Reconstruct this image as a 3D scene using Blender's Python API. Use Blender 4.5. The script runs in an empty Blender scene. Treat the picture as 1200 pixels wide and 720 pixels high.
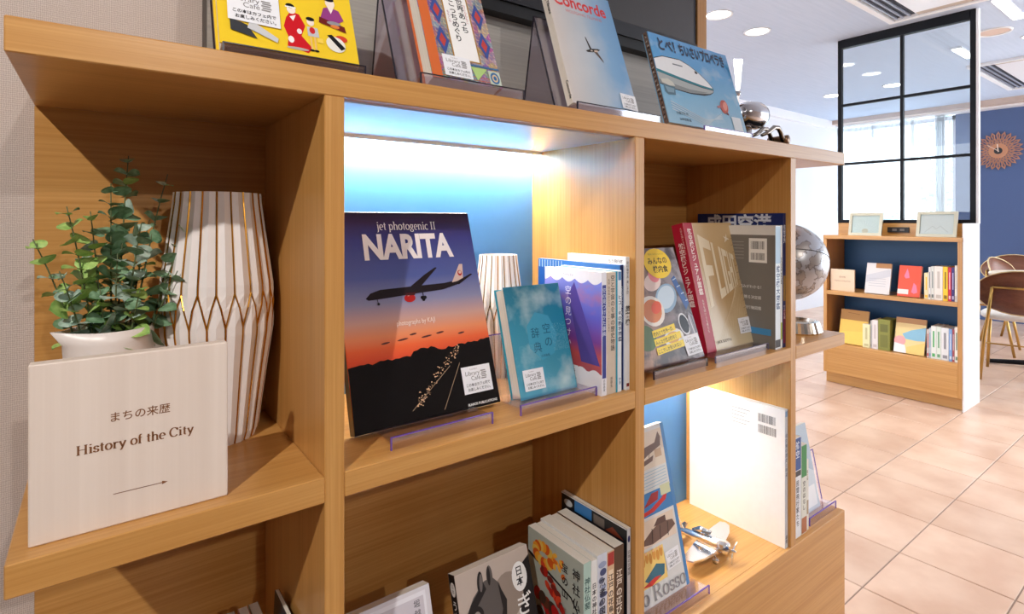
import bpy, bmesh, math, random
from mathutils import Vector, Matrix, Euler
random.seed(7)
PI = math.pi
sc = bpy.context.scene
COL = sc.collection

# ------------------------------------------------------------------ camera
# X runs along the near bookcase, Y into its shelves, Z up; the photographer stands at the origin.
cam_d = bpy.data.cameras.new('camera'); cam = bpy.data.objects.new('camera', cam_d); COL.objects.link(cam)
cam_d.sensor_width = 36.0; cam_d.lens = 648.0 / 1200.0 * 36.0; cam_d.shift_y = -102.0 / 1200.0
cam_d.clip_start = 0.02; cam_d.clip_end = 200
cam.location = (0, 0, 1.14); cam.rotation_euler = (PI / 2, 0, -math.atan2(.599, .8007))
sc.camera = cam

# ------------------------------------------------------------------ world, lights, exposure
w = bpy.data.worlds.new('world'); sc.world = w; w.use_nodes = True
w.node_tree.nodes['Background'].inputs[0].default_value = (0.86, 0.93, 1.0, 1)
w.node_tree.nodes['Background'].inputs[1].default_value = 2.4
sc.view_settings.view_transform = 'Standard'; sc.view_settings.look = 'None'
sc.view_settings.gamma = 1.0; sc.view_settings.use_curve_mapping = False
sc.view_settings.exposure = 0.95

def spot(name, loc, target, watts, col, size=70, blend=.5, rad=.02):
    l = bpy.data.lights.new(name, 'SPOT'); l.energy = watts; l.color = col
    l.spot_size = math.radians(size); l.spot_blend = blend; l.shadow_soft_size = rad
    o = bpy.data.objects.new(name, l); COL.objects.link(o); o.location = loc
    o.rotation_euler = (Vector(target) - Vector(loc)).to_track_quat('-Z', 'Y').to_euler()
    return o
WARM = (1.0, .95, .89); NEUT = (1.0, .95, .89)
# recessed ceiling spots over the aisle in front of the bookcase
spot('ceiling_spot_near', (-.98, -.50, 2.42), (.1, .8, .95), 64, WARM, 58, .6, .022)
spot('ceiling_spot_aisle', (.35, -2.3, 2.42), (.6, .9, .6), 34, WARM, 50, .6, .03)
for x, y in ((1.6, -1.2), (3.2, -.6), (4.8, -.9), (3.3, 2.05), (6.2, 2.4), (5.6, .3), (2.2, 2.4)):
    spot('downlight_and_fill', (x, y, 2.43), (x, y, 0), 55 if 3 < x < 3.5 else 26, NEUT, 120, .8, .06)  # room downlights, with unseen ones added among them as fill light

# ------------------------------------------------------------------ materials
def lin(c):
    return tuple(((v / 255) / 12.92 if v / 255 <= .04045 else ((v / 255 + .055) / 1.055) ** 2.4) for v in c[:3]) + (1.0,)
MC = {}
def N(nt, t, **kw):
    n = nt.nodes.new(t)
    for k, v in kw.items(): setattr(n, k, v)
    return n
def newmat(name):
    m = bpy.data.materials.new(name); m.use_nodes = True
    return m, m.node_tree, m.node_tree.nodes['Principled BSDF']
def plain(c, rough=.5, metal=0.0, spec=None, emit=0, coat=0, noise=.03, key=None):
    k = ('p', tuple(c), rough, metal, emit, coat, spec)
    if k in MC: return MC[k]
    m, nt, b = newmat('paint_%d_%d_%d' % tuple(int(v) for v in c[:3]))
    L = lin(c)
    b.inputs['Roughness'].default_value = rough; b.inputs['Metallic'].default_value = metal
    if coat: b.inputs['Coat Weight'].default_value = coat; b.inputs['Coat Roughness'].default_value = .08
    if spec is not None: b.inputs['Specular IOR Level'].default_value = spec
    if noise:
        tc = N(nt, 'ShaderNodeTexCoord'); nz = N(nt, 'ShaderNodeTexNoise'); nz.inputs['Scale'].default_value = 60
        nt.links.new(tc.outputs['Object'], nz.inputs['Vector'])
        mx = N(nt, 'ShaderNodeMix', data_type='RGBA')
        mx.inputs[6].default_value = tuple(max(0, v * (1 - noise)) for v in L[:3]) + (1,)
        mx.inputs[7].default_value = tuple(min(1, v * (1 + noise)) for v in L[:3]) + (1,)
        nt.links.new(nz.outputs['Fac'], mx.inputs[0]); nt.links.new(mx.outputs[2], b.inputs['Base Color'])
    else: b.inputs['Base Color'].default_value = L
    if emit:
        b.inputs['Emission Color'].default_value = L; b.inputs['Emission Strength'].default_value = emit
    MC[k] = m; return m

def wood(name, base, dark, axis='X', rough=.30, scale=1.0, contrast=1.0, bump=.12):
    k = ('w', name, axis)
    if k in MC: return MC[k]
    m, nt, b = newmat(name + '_grain_' + axis.lower())
    tc = N(nt, 'ShaderNodeTexCoord'); mp = N(nt, 'ShaderNodeMapping')
    s = {'X': (3.2, 230, 230), 'Y': (230, 3.2, 230), 'Z': (230, 230, 3.2)}[axis]
    mp.inputs['Scale'].default_value = tuple(v * scale for v in s)
    nt.links.new(tc.outputs['Object'], mp.inputs['Vector'])
    n1 = N(nt, 'ShaderNodeTexNoise'); n1.inputs['Scale'].default_value = 1.0; n1.inputs['Detail'].default_value = 5; n1.inputs['Roughness'].default_value = .65
    nt.links.new(mp.outputs[0], n1.inputs['Vector'])
    mp2 = N(nt, 'ShaderNodeMapping'); mp2.inputs['Scale'].default_value = tuple(v * .12 * scale for v in s)
    nt.links.new(tc.outputs['Object'], mp2.inputs['Vector'])
    n2 = N(nt, 'ShaderNodeTexNoise'); n2.inputs['Scale'].default_value = 1.0; n2.inputs['Detail'].default_value = 3
    nt.links.new(mp2.outputs[0], n2.inputs['Vector'])
    mth = N(nt, 'ShaderNodeMath', operation='MULTIPLY_ADD'); mth.inputs[1].default_value = .6; 
    nt.links.new(n1.outputs['Fac'], mth.inputs[0])
    m3 = N(nt, 'ShaderNodeMath', operation='MULTIPLY'); m3.inputs[1].default_value = .4
    nt.links.new(n2.outputs['Fac'], m3.inputs[0]); nt.links.new(m3.outputs[0], mth.inputs[2])
    cr = N(nt, 'ShaderNodeValToRGB')
    cr.color_ramp.elements[0].position = .5 - .2 / contrast; cr.color_ramp.elements[0].color = lin(dark)
    cr.color_ramp.elements[1].position = .5 + .12 / contrast; cr.color_ramp.elements[1].color = lin(base)
    nt.links.new(mth.outputs[0], cr.inputs[0]); nt.links.new(cr.outputs[0], b.inputs['Base Color'])
    b.inputs['Roughness'].default_value = rough
    bp = N(nt, 'ShaderNodeBump'); bp.inputs['Strength'].default_value = bump; bp.inputs['Distance'].default_value = .001
    nt.links.new(n1.outputs['Fac'], bp.inputs['Height']); nt.links.new(bp.outputs[0], b.inputs['Normal'])
    MC[k] = m; return m
OAK_B, OAK_D = (209, 157, 91), (182, 125, 57)
def oak(ax): return wood('oak', OAK_B, OAK_D, ax)
def walnut(ax): return wood('walnut', (134, 82, 58), (98, 54, 36), ax, rough=.35)

def gradient(name, axis, a, b_, stops, rough=.3, noise=0.0, nscale=8, ncol=(255, 255, 255), stretch=(1, 1, 1), coat=0, lo=.45, hi=.7):
    m, nt, b = newmat(name)
    tc = N(nt, 'ShaderNodeTexCoord'); sp = N(nt, 'ShaderNodeSeparateXYZ'); nt.links.new(tc.outputs['Object'], sp.inputs[0])
    mr = N(nt, 'ShaderNodeMapRange'); mr.inputs[1].default_value = a; mr.inputs[2].default_value = b_
    nt.links.new(sp.outputs['XYZ'.index(axis)], mr.inputs[0])
    cr = N(nt, 'ShaderNodeValToRGB'); els = cr.color_ramp.elements
    els[0].position, els[0].color = stops[0][0], lin(stops[0][1]); els[1].position, els[1].color = stops[-1][0], lin(stops[-1][1])
    for p, c in stops[1:-1]:
        e = els.new(p); e.color = lin(c)
    nt.links.new(mr.outputs[0], cr.inputs[0]); out = cr.outputs[0]
    if noise:
        mp = N(nt, 'ShaderNodeMapping'); mp.inputs['Scale'].default_value = stretch; nt.links.new(tc.outputs['Object'], mp.inputs[0])
        nz = N(nt, 'ShaderNodeTexNoise'); nz.inputs['Scale'].default_value = nscale; nz.inputs['Detail'].default_value = 6
        nt.links.new(mp.outputs[0], nz.inputs['Vector'])
        r2 = N(nt, 'ShaderNodeMapRange'); r2.inputs[1].default_value = lo; r2.inputs[2].default_value = hi; r2.inputs[4].default_value = noise
        nt.links.new(nz.outputs['Fac'], r2.inputs[0])
        mx = N(nt, 'ShaderNodeMix', data_type='RGBA'); mx.inputs[7].default_value = lin(ncol)
        nt.links.new(r2.outputs[0], mx.inputs[0]); nt.links.new(out, mx.inputs[6]); out = mx.outputs[2]
    nt.links.new(out, b.inputs['Base Color']); b.inputs['Roughness'].default_value = rough
    if coat: b.inputs['Coat Weight'].default_value = coat; b.inputs['Coat Roughness'].default_value = .1
    return m

def thin_glass(name, tint, gloss=.08, rough=.02):
    m = bpy.data.materials.new(name); m.use_nodes = True; nt = m.node_tree; nt.nodes.clear()
    o = N(nt, 'ShaderNodeOutputMaterial'); t = N(nt, 'ShaderNodeBsdfTransparent'); g = N(nt, 'ShaderNodeBsdfGlossy'); mx = N(nt, 'ShaderNodeMixShader')
    t.inputs[0].default_value = lin(tint); g.inputs[0].default_value = (1, 1, 1, 1); g.inputs[1].default_value = rough; mx.inputs[0].default_value = gloss
    nt.links.new(t.outputs[0], mx.inputs[1]); nt.links.new(g.outputs[0], mx.inputs[2]); nt.links.new(mx.outputs[0], o.inputs[0])
    return m
ACRYL = thin_glass('clear_acrylic', (246, 243, 251), .19, .05)
SMOKE = thin_glass('smoky_acrylic', (228, 219, 218), .12, .06)
PANE = thin_glass('window_glass', (246, 250, 252), .05, .01)
PURPLE = plain((112, 84, 168), .2, noise=0)
DARKEDGE = plain((40, 36, 50), .25, noise=0)
PAPER = None
def pages_mat():
    global PAPER
    if PAPER: return PAPER
    m, nt, b = newmat('paper_pages'); tc = N(nt, 'ShaderNodeTexCoord'); mp = N(nt, 'ShaderNodeMapping'); mp.inputs['Scale'].default_value = (900, 900, 4)
    nz = N(nt, 'ShaderNodeTexNoise'); nz.inputs['Scale'].default_value = 1; nt.links.new(tc.outputs['Object'], mp.inputs[0]); nt.links.new(mp.outputs[0], nz.inputs['Vector'])
    cr = N(nt, 'ShaderNodeValToRGB'); cr.color_ramp.elements[0].color = lin((206, 198, 184)); cr.color_ramp.elements[1].color = lin((244, 240, 230))
    nt.links.new(nz.outputs['Fac'], cr.inputs[0]); nt.links.new(cr.outputs[0], b.inputs['Base Color']); b.inputs['Roughness'].default_value = .8
    PAPER = m; return m
CHROME = plain((225, 225, 228), .14, 1.0, noise=.02)
BRASS = plain((196, 158, 92), .28, 1.0, noise=.03)
GOLD = plain((206, 150, 62), .25, 1.0, noise=.03)
BLACKM = plain((18, 19, 25), .5, spec=.2)
WHITEP = plain((238, 238, 240), .5)
BLUEPAN = plain((80, 142, 202), .45, noise=.03)

# ------------------------------------------------------------------ mesh helpers
class MB:
    def __init__(s): s.v = []; s.f = []; s.mi = []; s.mats = []
    def slot(s, m):
        if m not in s.mats: s.mats.append(m)
        return s.mats.index(m)
    def add(s, vs, fs, m=0):
        o = len(s.v); s.v += [tuple(p) for p in vs]
        for f in fs: s.f.append([o + i for i in f]); s.mi.append(m)
    def box(s, x0, y0, z0, x1, y1, z1, m=0):
        s.add([(x0, y0, z0), (x1, y0, z0), (x1, y1, z0), (x0, y1, z0), (x0, y0, z1), (x1, y0, z1), (x1, y1, z1), (x0, y1, z1)],
              [(0, 3, 2, 1), (4, 5, 6, 7), (0, 1, 5, 4), (1, 2, 6, 5), (2, 3, 7, 6), (3, 0, 4, 7)], m)
    def tube(s, pts, rad, n=8, m=0, cap=True):
        pts = [Vector(p) for p in pts]; rads = rad if isinstance(rad, (list, tuple)) else [rad] * len(pts)
        rings = []; up = None
        for i, p in enumerate(pts):
            d = (pts[min(i + 1, len(pts) - 1)] - pts[max(i - 1, 0)]).normalized()
            if up is None: up = d.orthogonal().normalized()
            up = (up - d * up.dot(d)).normalized(); side = d.cross(up)
            rings.append([p + (up * math.cos(2 * PI * k / n) + side * math.sin(2 * PI * k / n)) * rads[i] for k in range(n)])
        vs = [v for r in rings for v in r]; fs = []
        for i in range(len(pts) - 1):
            for k in range(n):
                fs.append((i * n + k, i * n + (k + 1) % n, (i + 1) * n + (k + 1) % n, (i + 1) * n + k))
        if cap:
            fs.append(tuple(range(n))[::-1]); fs.append(tuple((len(pts) - 1) * n + k for k in range(n)))
        s.add(vs, fs, m)
    def lathe(s, prof, n=32, m=0, cx=0, cy=0):
        vs = []; fs = []
        for r, z in prof:
            for k in range(n): vs.append((cx + r * math.cos(2 * PI * k / n), cy + r * math.sin(2 * PI * k / n), z))
        for i in range(len(prof) - 1):
            for k in range(n):
                fs.append((i * n + k, i * n + (k + 1) % n, (i + 1) * n + (k + 1) % n, (i + 1) * n + k))
        s.add(vs, fs, m)
    def mesh(s, name, mats=None, smooth=False):
        me = bpy.data.meshes.new(name); me.from_pydata(s.v, [], s.f); me.update()
        for m in (mats or s.mats): me.materials.append(m)
        if any(s.mi): me.polygons.foreach_set('material_index', s.mi)
        if smooth: me.polygons.foreach_set('use_smooth', [True] * len(me.polygons))
        return me

def tag(o, label=None, cat=None, group=None, kind=None):
    if label: o['label'] = label
    if cat: o['category'] = cat
    if group: o['group'] = group
    if kind: o['kind'] = kind
    return o
def link(name, me, parent=None, loc=None, rot=None):
    o = bpy.data.objects.new(name, me); COL.objects.link(o)
    if parent: o.parent = parent
    if loc: o.location = loc
    if rot: o.rotation_euler = rot
    return o
def empty(name, loc, rot=(0, 0, 0)):
    o = link(name, None, None, loc, rot); o.empty_display_size = .05; return o
def bevbox(name, x0, y0, z0, x1, y1, z1, mat, parent=None, bev=.0015, seg=1):
    bm = bmesh.new(); bmesh.ops.create_cube(bm, size=1)
    for v in bm.verts:
        v.co = ((x0 + x1) / 2 + v.co.x * (x1 - x0), (y0 + y1) / 2 + v.co.y * (y1 - y0), (z0 + z1) / 2 + v.co.z * (z1 - z0))
    if bev: bmesh.ops.bevel(bm, geom=list(bm.edges), offset=bev, segments=seg, affect='EDGES', profile=.5)
    me = bpy.data.meshes.new(name); bm.to_mesh(me); bm.free(); me.materials.append(mat)
    return link(name, me, parent)
def boxobj(name, x0, y0, z0, x1, y1, z1, mat, parent=None):
    b = MB(); b.box(x0, y0, z0, x1, y1, z1); return link(name, b.mesh(name, [mat]), parent)
def copy_tree(o, parent=None):
    c = o.copy(); COL.objects.link(c); c.parent = parent
    for ch in list(o.children): copy_tree(ch, c)
    return c

# ------------------------------------------------------------------ lettering
_tc = {}
def glyphs(s, bold=0.0):
    k = (s, bold)
    if k in _tc: return _tc[k]
    c = bpy.data.curves.new('t', 'FONT'); c.body = s; c.resolution_u = 3; c.fill_mode = 'BOTH'; c.offset = bold
    o = bpy.data.objects.new('t', c); COL.objects.link(o); bpy.context.view_layer.update()
    me = bpy.data.meshes.new_from_object(o.evaluated_get(bpy.context.evaluated_depsgraph_get()))
    r = ([(v.co.x, v.co.y) for v in me.vertices], [tuple(p.vertices) for p in me.polygons])
    bpy.data.objects.remove(o); bpy.data.curves.remove(c); bpy.data.meshes.remove(me)
    _tc[k] = r; return r
def arc(cx, cy, rx, ry, a0, a1, n=14):
    return [(cx + rx * math.cos(math.radians(a0 + (a1 - a0) * i / n)), cy + ry * math.sin(math.radians(a0 + (a1 - a0) * i / n))) for i in range(n + 1)]
SERIF = {  # advance width, strokes drawn with a broad vertical-stress pen
 'H': (.78, [[(.15, 0), (.15, .7)], [(.62, 0), (.62, .7)], [(.15, .37), (.62, .37)], [(.04, .012), (.26, .012)], [(.04, .69), (.26, .69)], [(.51, .012), (.73, .012)], [(.51, .69), (.73, .69)]]),
 'i': (.3, [[(.15, 0), (.15, .47)], [(.04, .012), (.26, .012)], [(.05, .455), (.15, .47)], [(.14, .60), (.14, .69)]]),
 's': (.4, [arc(.2, .345, .12, .12, 30, 270, 12) + arc(.2, .12, .135, .11, 90, -140, 12), [(.32, .35), (.32, .45)], [(.065, .03), (.065, .13)]]),
 't': (.34, [[(.16, .62), (.16, .1)] + arc(.23, .1, .07, .09, 180, 300, 6), [(.03, .455), (.3, .455)]]),
 'o': (.52, [arc(.26, .235, .19, .235, 90, 450, 24)]),
 'r': (.4, [[(.12, 0), (.12, .47)], [(.03, .012), (.24, .012)], [(.03, .455), (.12, .47)], [(.12, .33)] + arc(.27, .33, .12, .13, 150, 60, 6), [(.33, .4), (.33, .46)]]),
 'y': (.5, [[(.08, .46), (.26, .02)], [(.44, .46), (.26, .02), (.18, -.17), (.09, -.2)], [(.02, .46), (.18, .46)], [(.36, .46), (.5, .46)]]),
 'f': (.32, [[(.13, 0), (.13, .55)] + arc(.23, .57, .1, .13, 180, 60, 6), [(.03, .012), (.25, .012)], [(.03, .455), (.28, .455)]]),
 'h': (.56, [[(.12, 0), (.12, .72)], [(.12, .33)] + arc(.28, .31, .15, .15, 150, 0, 8) + [(.43, 0)], [(.03, .012), (.21, .012)], [(.34, .012), (.53, .012)], [(.03, .71), (.12, .72)]]),
 'n': (.56, [[(.12, 0), (.12, .47)], [(.12, .33)] + arc(.28, .31, .15, .15, 150, 0, 8) + [(.43, 0)], [(.03, .012), (.21, .012)], [(.34, .012), (.53, .012)], [(.03, .455), (.12, .47)]]),
 'e': (.46, [arc(.24, .235, .18, .235, 0, 300, 20), [(.06, .25), (.42, .25)]]),
 'C': (.68, [arc(.37, .35, .29, .36, 45, 320, 24), [(.6, .5), (.6, .68)]]),
 'c': (.44, [arc(.25, .235, .19, .235, 45, 310, 20)]),
 'j': (.28, [[(.15, .47), (.15, -.08)] + arc(.07, -.08, .08, .1, 0, -120, 6), [(.05, .455), (.15, .47)], [(.14, .60), (.14, .69)]]),
 'p': (.54, [[(.12, -.2), (.12, .47)], arc(.28, .235, .17, .235, 160, -160, 20), [(.03, -.19), (.21, -.19)], [(.03, .455), (.12, .47)]]),
 'g': (.5, [arc(.22, .31, .14, .16, 90, 450, 18), arc(.22, -.06, .17, .12, 90, 450, 18), [(.32, .42), (.46, .46)]]),
 'R': (.7, [[(.15, 0), (.15, .7)], [(.15, .69)] + arc(.33, .53, .19, .165, 90, -90, 12) + [(.15, .36)], [(.33, .36), (.6, .02)], [(.04, .012), (.26, .012)], [(.04, .69), (.16, .69)], [(.52, .012), (.68, .012)]]),
 'P': (.62, [[(.15, 0), (.15, .7)], [(.15, .69)] + arc(.33, .52, .19, .175, 90, -90, 12) + [(.15, .34)], [(.04, .012), (.26, .012)], [(.04, .69), (.16, .69)]]),
 'I': (.34, [[(.17, 0), (.17, .7)], [(.05, .012), (.29, .012)], [(.05, .69), (.29, .69)]]),
 ' ': (.26, []),
}
def serif_text(s, thick=.085, thin=.03):
    vs = []; fs = []; x = 0
    for ch in s:
        adv, strokes = SERIF[ch]
        for st in strokes:
            n = len(st); o = len(vs)
            for i, p in enumerate(st):
                a = st[max(i - 1, 0)]; b = st[min(i + 1, n - 1)]
                dx, dy = b[0] - a[0], b[1] - a[1]; L = math.hypot(dx, dy) or 1; dx /= L; dy /= L
                hw = (thin + (thick - thin) * abs(dy)) / 2
                vs += [(x + p[0] - dy * hw, p[1] + dx * hw), (x + p[0] + dy * hw, p[1] - dx * hw)]
            for i in range(n - 1): fs.append((o + 2 * i + 1, o + 2 * i + 3, o + 2 * i + 2, o + 2 * i))
        x += adv
    return vs, fs, x

class Print:
    """flat print on one face: origin, u (right), v (up) in the local space of the thing it is printed on"""
    def __init__(s, origin, u, v, rough=.35, step=.00004):
        s.o = Vector(origin); s.u = Vector(u); s.v = Vector(v); s.n = s.u.cross(s.v); s.h = .00015; s.step = step; s.items = []; s.rough = rough
    def _mat(s, c): return c if isinstance(c, bpy.types.Material) else plain(c, s.rough, noise=.02, spec=.3)
    def raw(s, vs, fs, c):
        P = [s.o + s.u * a + s.v * b + s.n * s.h for a, b in vs]
        s.items.append((P, fs, s._mat(c), [min(p[i] for p in vs) for i in (0, 1)] + [max(p[i] for p in vs) for i in (0, 1)])); s.h += s.step; return s
    def poly(s, pts, c): return s.raw(pts, [tuple(range(len(pts)))], c)
    def rect(s, a, b, c, d, col): return s.poly([(a, b), (c, b), (c, d), (a, d)], col)
    def ell(s, cx, cy, rx, ry, col, rot=0, n=20):
        cr, sr = math.cos(rot), math.sin(rot)
        return s.poly([(cx + rx * math.cos(t) * cr - ry * math.sin(t) * sr, cy + rx * math.cos(t) * sr + ry * math.sin(t) * cr) for t in [2 * PI * i / n for i in range(n)]], col)
    def line(s, a, b, wd, col):
        dx, dy = b[0] - a[0], b[1] - a[1]; L = math.hypot(dx, dy); nx, ny = -dy / L * wd / 2, dx / L * wd / 2
        return s.poly([(a[0] - nx, a[1] - ny), (b[0] - nx, b[1] - ny), (b[0] + nx, b[1] + ny), (a[0] + nx, a[1] + ny)], col)
    def _place(s, vs, fs, x, y, size, col, align, xs, shear, rot=0):
        if not vs: return s
        w_ = max(p[0] for p in vs) * size * xs
        off = {'l': 0, 'c': -w_ / 2, 'r': -w_}[align]; cr, sr = math.cos(rot), math.sin(rot)
        out = []
        for a, b in vs:
            p, q = a * size * xs + off + b * size * shear, b * size
            out.append((x + p * cr - q * sr, y + p * sr + q * cr))
        return s.raw(out, fs, col)
    def text(s, t, x, y, size, col, align='l', xs=1.0, bold=0.0, shear=0, rot=0):
        vs, fs = glyphs(t, bold); return s._place(vs, fs, x, y, size, col, align, xs, shear, rot)
    def serif(s, t, x, y, size, col, align='l', xs=1.0, thick=.085, thin=.03):
        vs, fs, _ = serif_text(t, thick, thin); return s._place(vs, fs, x, y, size, col, align, xs, 0)
    def vtext(s, t, x, y, size, col, gap=1.06, bold=0.0, xs=1.0):
        V = []; F = []; yy = y
        for ch in t:
            if ch == ' ': yy -= size * .5; continue
            vs, fs = glyphs('｜' if ch == 'ー' else ch, bold); o = len(V)
            m = (min(p[0] for p in vs) + max(p[0] for p in vs)) / 2 if vs else 0
            V += [(x + (a - m) * size * xs, yy - size * .85 + b * size) for a, b in vs]; F += [tuple(i + o for i in f) for f in fs]
            yy -= size * gap
        return s.raw(V, F, col) if V else s
    def mesh(s, items, name):
        mb = MB()
        for P, fs, m, _ in items: mb.add(P, fs, mb.slot(m))
        return mb.mesh(name)
    def build(s, name, parent, label=None):
        """prints that lie far apart on the cover become prints of their own"""
        cl = []
        for it in s.items:
            a = it[3]; hit = []
            for c in cl:
                for q in c:
                    b = q[3]; gap = math.hypot(max(0, a[0] - b[2], b[0] - a[2]), max(0, a[1] - b[3], b[1] - a[3]))
                    if gap <= .3 * max(math.hypot(a[2] - a[0], a[3] - a[1]), math.hypot(b[2] - b[0], b[3] - b[1])): hit.append(c); break
            new = [it]
            for c in hit: new = c + new; cl.remove(c)
            cl.append(new)
        for c in cl:
            o = link(name, s.mesh(c, name), parent)
            if label: o['label'] = label
        return o

_st = None
def sticker(parent, origin, u, v, scale=1.0, rot=0):
    """white cafe sticker, 48 x 36 mm"""
    global _st
    if _st is None:
        p = Print((0, 0, 0), (1, 0, 0), (0, 1, 0)); W, Hh = .048, .037
        p.rect(0, 0, W, Hh, (240, 240, 244))
        g = (120, 116, 116)
        p.text('Comfort', .020, .0318, .0036, (165, 160, 160), 'c'); p.text('Library', .0295, .0245, .0085, g, 'r'); p.text('Café', .0295, .0175, .0085, g, 'r')
        for i in range(5): p.rect(.031 + .001 * (i % 2), .0175 + i * .0026, .0395 + .001 * (i % 2), .0192 + i * .0026, (150, 146, 146))
        p.text('この本はカフェ内で', W / 2, .0098, .0049, (40, 40, 44), 'c', xs=.92, bold=.01); p.text('お楽しみください。', W / 2 + .001, .0035, .0049, (40, 40, 44), 'c', xs=.92, bold=.01)
        _st = p.mesh(p.items, 'sticker')
    u = Vector(u); v = Vector(v); n = u.cross(v)
    if rot:
        cr, sr = math.cos(rot), math.sin(rot); u, v = u * cr + v * sr, v * cr - u * sr
    o = link('sticker', _st, parent)
    m = Matrix((u, v, n)).transposed().to_4x4(); m.translation = Vector(origin) + n * .0016
    o.matrix_local = m @ Matrix.Diagonal((scale, scale, 1, 1)); return o

# ================================================================== THE SETTING
CEIL = 2.46
def struct(o, label=None):
    o['kind'] = 'structure'
    if label: o['label'] = label
    return o
# ---- floor: grout bed with 300 mm tiles
GROUT = plain((150, 128, 114), .8)
floor = struct(boxobj('floor', -3.2, -2.8, -.06, 8.3, 3.6, -.003, GROUT), 'beige square tiled floor with grey grout lines')
tm, nt, b = newmat('beige_tile')
oi = N(nt, 'ShaderNodeObjectInfo'); tc = N(nt, 'ShaderNodeTexCoord'); geo = N(nt, 'ShaderNodeNewGeometry')
nz = N(nt, 'ShaderNodeTexNoise'); nz.inputs['Scale'].default_value = 5; nz.inputs['Detail'].default_value = 6
nt.links.new(geo.outputs['Position'], nz.inputs['Vector'])
cr = N(nt, 'ShaderNodeValToRGB'); cr.color_ramp.elements[0].position = .35; cr.color_ramp.elements[0].color = lin((204, 168, 144)); cr.color_ramp.elements[1].position = .65; cr.color_ramp.elements[1].color = lin((222, 192, 170))
nt.links.new(nz.outputs['Fac'], cr.inputs[0])
hs = N(nt, 'ShaderNodeHueSaturation'); mr = N(nt, 'ShaderNodeMapRange'); mr.inputs[3].default_value = .93; mr.inputs[4].default_value = 1.06
nt.links.new(oi.outputs['Random'], mr.inputs[0]); nt.links.new(mr.outputs[0], hs.inputs['Value']); nt.links.new(cr.outputs[0], hs.inputs['Color'])
nt.links.new(hs.outputs[0], b.inputs['Base Color']); b.inputs['Roughness'].default_value = .36
TS = .300; TX0, TY0 = 2.5, .723
def tile_geo(mb, x, y):
    g = .0022; c = .0015; h = TS / 2
    ring = lambda r, z: [(x - r, y - r, z), (x + r, y - r, z), (x + r, y + r, z), (x - r, y + r, z)]
    mb.add(ring(h - g, -.004) + ring(h - g, -c) + ring(h - g - c, 0),
           [(0, 1, 5, 4), (1, 2, 6, 5), (2, 3, 7, 6), (3, 0, 4, 7), (4, 5, 9, 8), (5, 6, 10, 9), (6, 7, 11, 10), (7, 4, 8, 11), (8, 9, 10, 11)])
t_mb = MB(); tile_geo(t_mb, 0, 0); tile_me = t_mb.mesh('tile', [tm]); rest = MB(); cand = []
for i in range(-19, 20):
    for j in range(-12, 10):
        x, y = TX0 + TS * (i + .5), TY0 + TS * (j + .5)
        if not (-3.05 < x < 8.1 and -2.65 < y < 3.4): continue
        r_, d_ = .8007 * x - .599 * y, .599 * x + .8007 * y
        px, py = 600 + 648 * r_ / d_ if d_ > .3 else -1, 258 + 648 * 1.14 / d_ if d_ > .3 else 9999
        vis = d_ > .3 and 900 < px < 1260 and py < 800
        cand.append((0 if vis else 1, d_, x, y))
cand.sort()
for k, (a, d_, x, y) in enumerate(cand):
    if k < 290 and a == 0: link('tile', tile_me, floor, (x, y, 0))
    else: tile_geo(rest, x, y)
tag(link('tile_field', rest.mesh('tile_field', [tm]), floor), kind='stuff')
# ---- ceiling
cm, nt, b = newmat('ceiling_board')
tc = N(nt, 'ShaderNodeTexCoord'); mp = N(nt, 'ShaderNodeMapping'); mp.inputs['Scale'].default_value = (3, 40, 1); nt.links.new(tc.outputs['Object'], mp.inputs[0])
nz = N(nt, 'ShaderNodeTexNoise'); nz.inputs['Scale'].default_value = 1.2; nz.inputs['Detail'].default_value = 4; nt.links.new(mp.outputs[0], nz.inputs['Vector'])
cr = N(nt, 'ShaderNodeValToRGB'); cr.color_ramp.elements[0].color = lin((188, 204, 226)); cr.color_ramp.elements[1].color = lin((208, 220, 240)); nt.links.new(nz.outputs['Fac'], cr.inputs[0])
nt.links.new(cr.outputs[0], b.inputs['Base Color']); b.inputs['Roughness'].default_value = .8
struct(boxobj('ceiling', -3.2, -2.8, CEIL, 8.3, 3.6, CEIL + .1, cm), 'pale streaked ceiling board with recessed lights')
# ---- wallpapered wall behind the near bookcase
wm, nt, b = newmat('woven_wallpaper')
tc = N(nt, 'ShaderNodeTexCoord'); hts = []
for ax, sc_ in (('X', 150), ('Z', 120)):
    wv = N(nt, 'ShaderNodeTexWave', wave_type='BANDS', bands_direction=ax); wv.inputs['Scale'].default_value = sc_; wv.inputs['Distortion'].default_value = 3.0; wv.inputs['Detail'].default_value = 2; wv.inputs['Detail Scale'].default_value = 2
    nt.links.new(tc.outputs['Object'], wv.inputs['Vector']); hts.append(wv)
ad = N(nt, 'ShaderNodeMath', operation='ADD'); nt.links.new(hts[0].outputs['Fac'], ad.inputs[0]); nt.links.new(hts[1].outputs['Fac'], ad.inputs[1])
cr = N(nt, 'ShaderNodeValToRGB'); cr.color_ramp.elements[0].position = .0; cr.color_ramp.elements[0].color = lin((176, 160, 152)); cr.color_ramp.elements[1].position = 1.0; cr.color_ramp.elements[1].color = lin((218, 205, 198))
hf = N(nt, 'ShaderNodeMath', operation='MULTIPLY'); hf.inputs[1].default_value = .5; nt.links.new(ad.outputs[0], hf.inputs[0]); nt.links.new(hf.outputs[0], cr.inputs[0])
nt.links.new(cr.outputs[0], b.inputs['Base Color']); b.inputs['Roughness'].default_value = .85
bp = N(nt, 'ShaderNodeBump'); bp.inputs['Strength'].default_value = .5; bp.inputs['Distance'].default_value = .0006; nt.links.new(hf.outputs[0], bp.inputs['Height']); nt.links.new(bp.outputs[0], b.inputs['Normal'])
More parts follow.
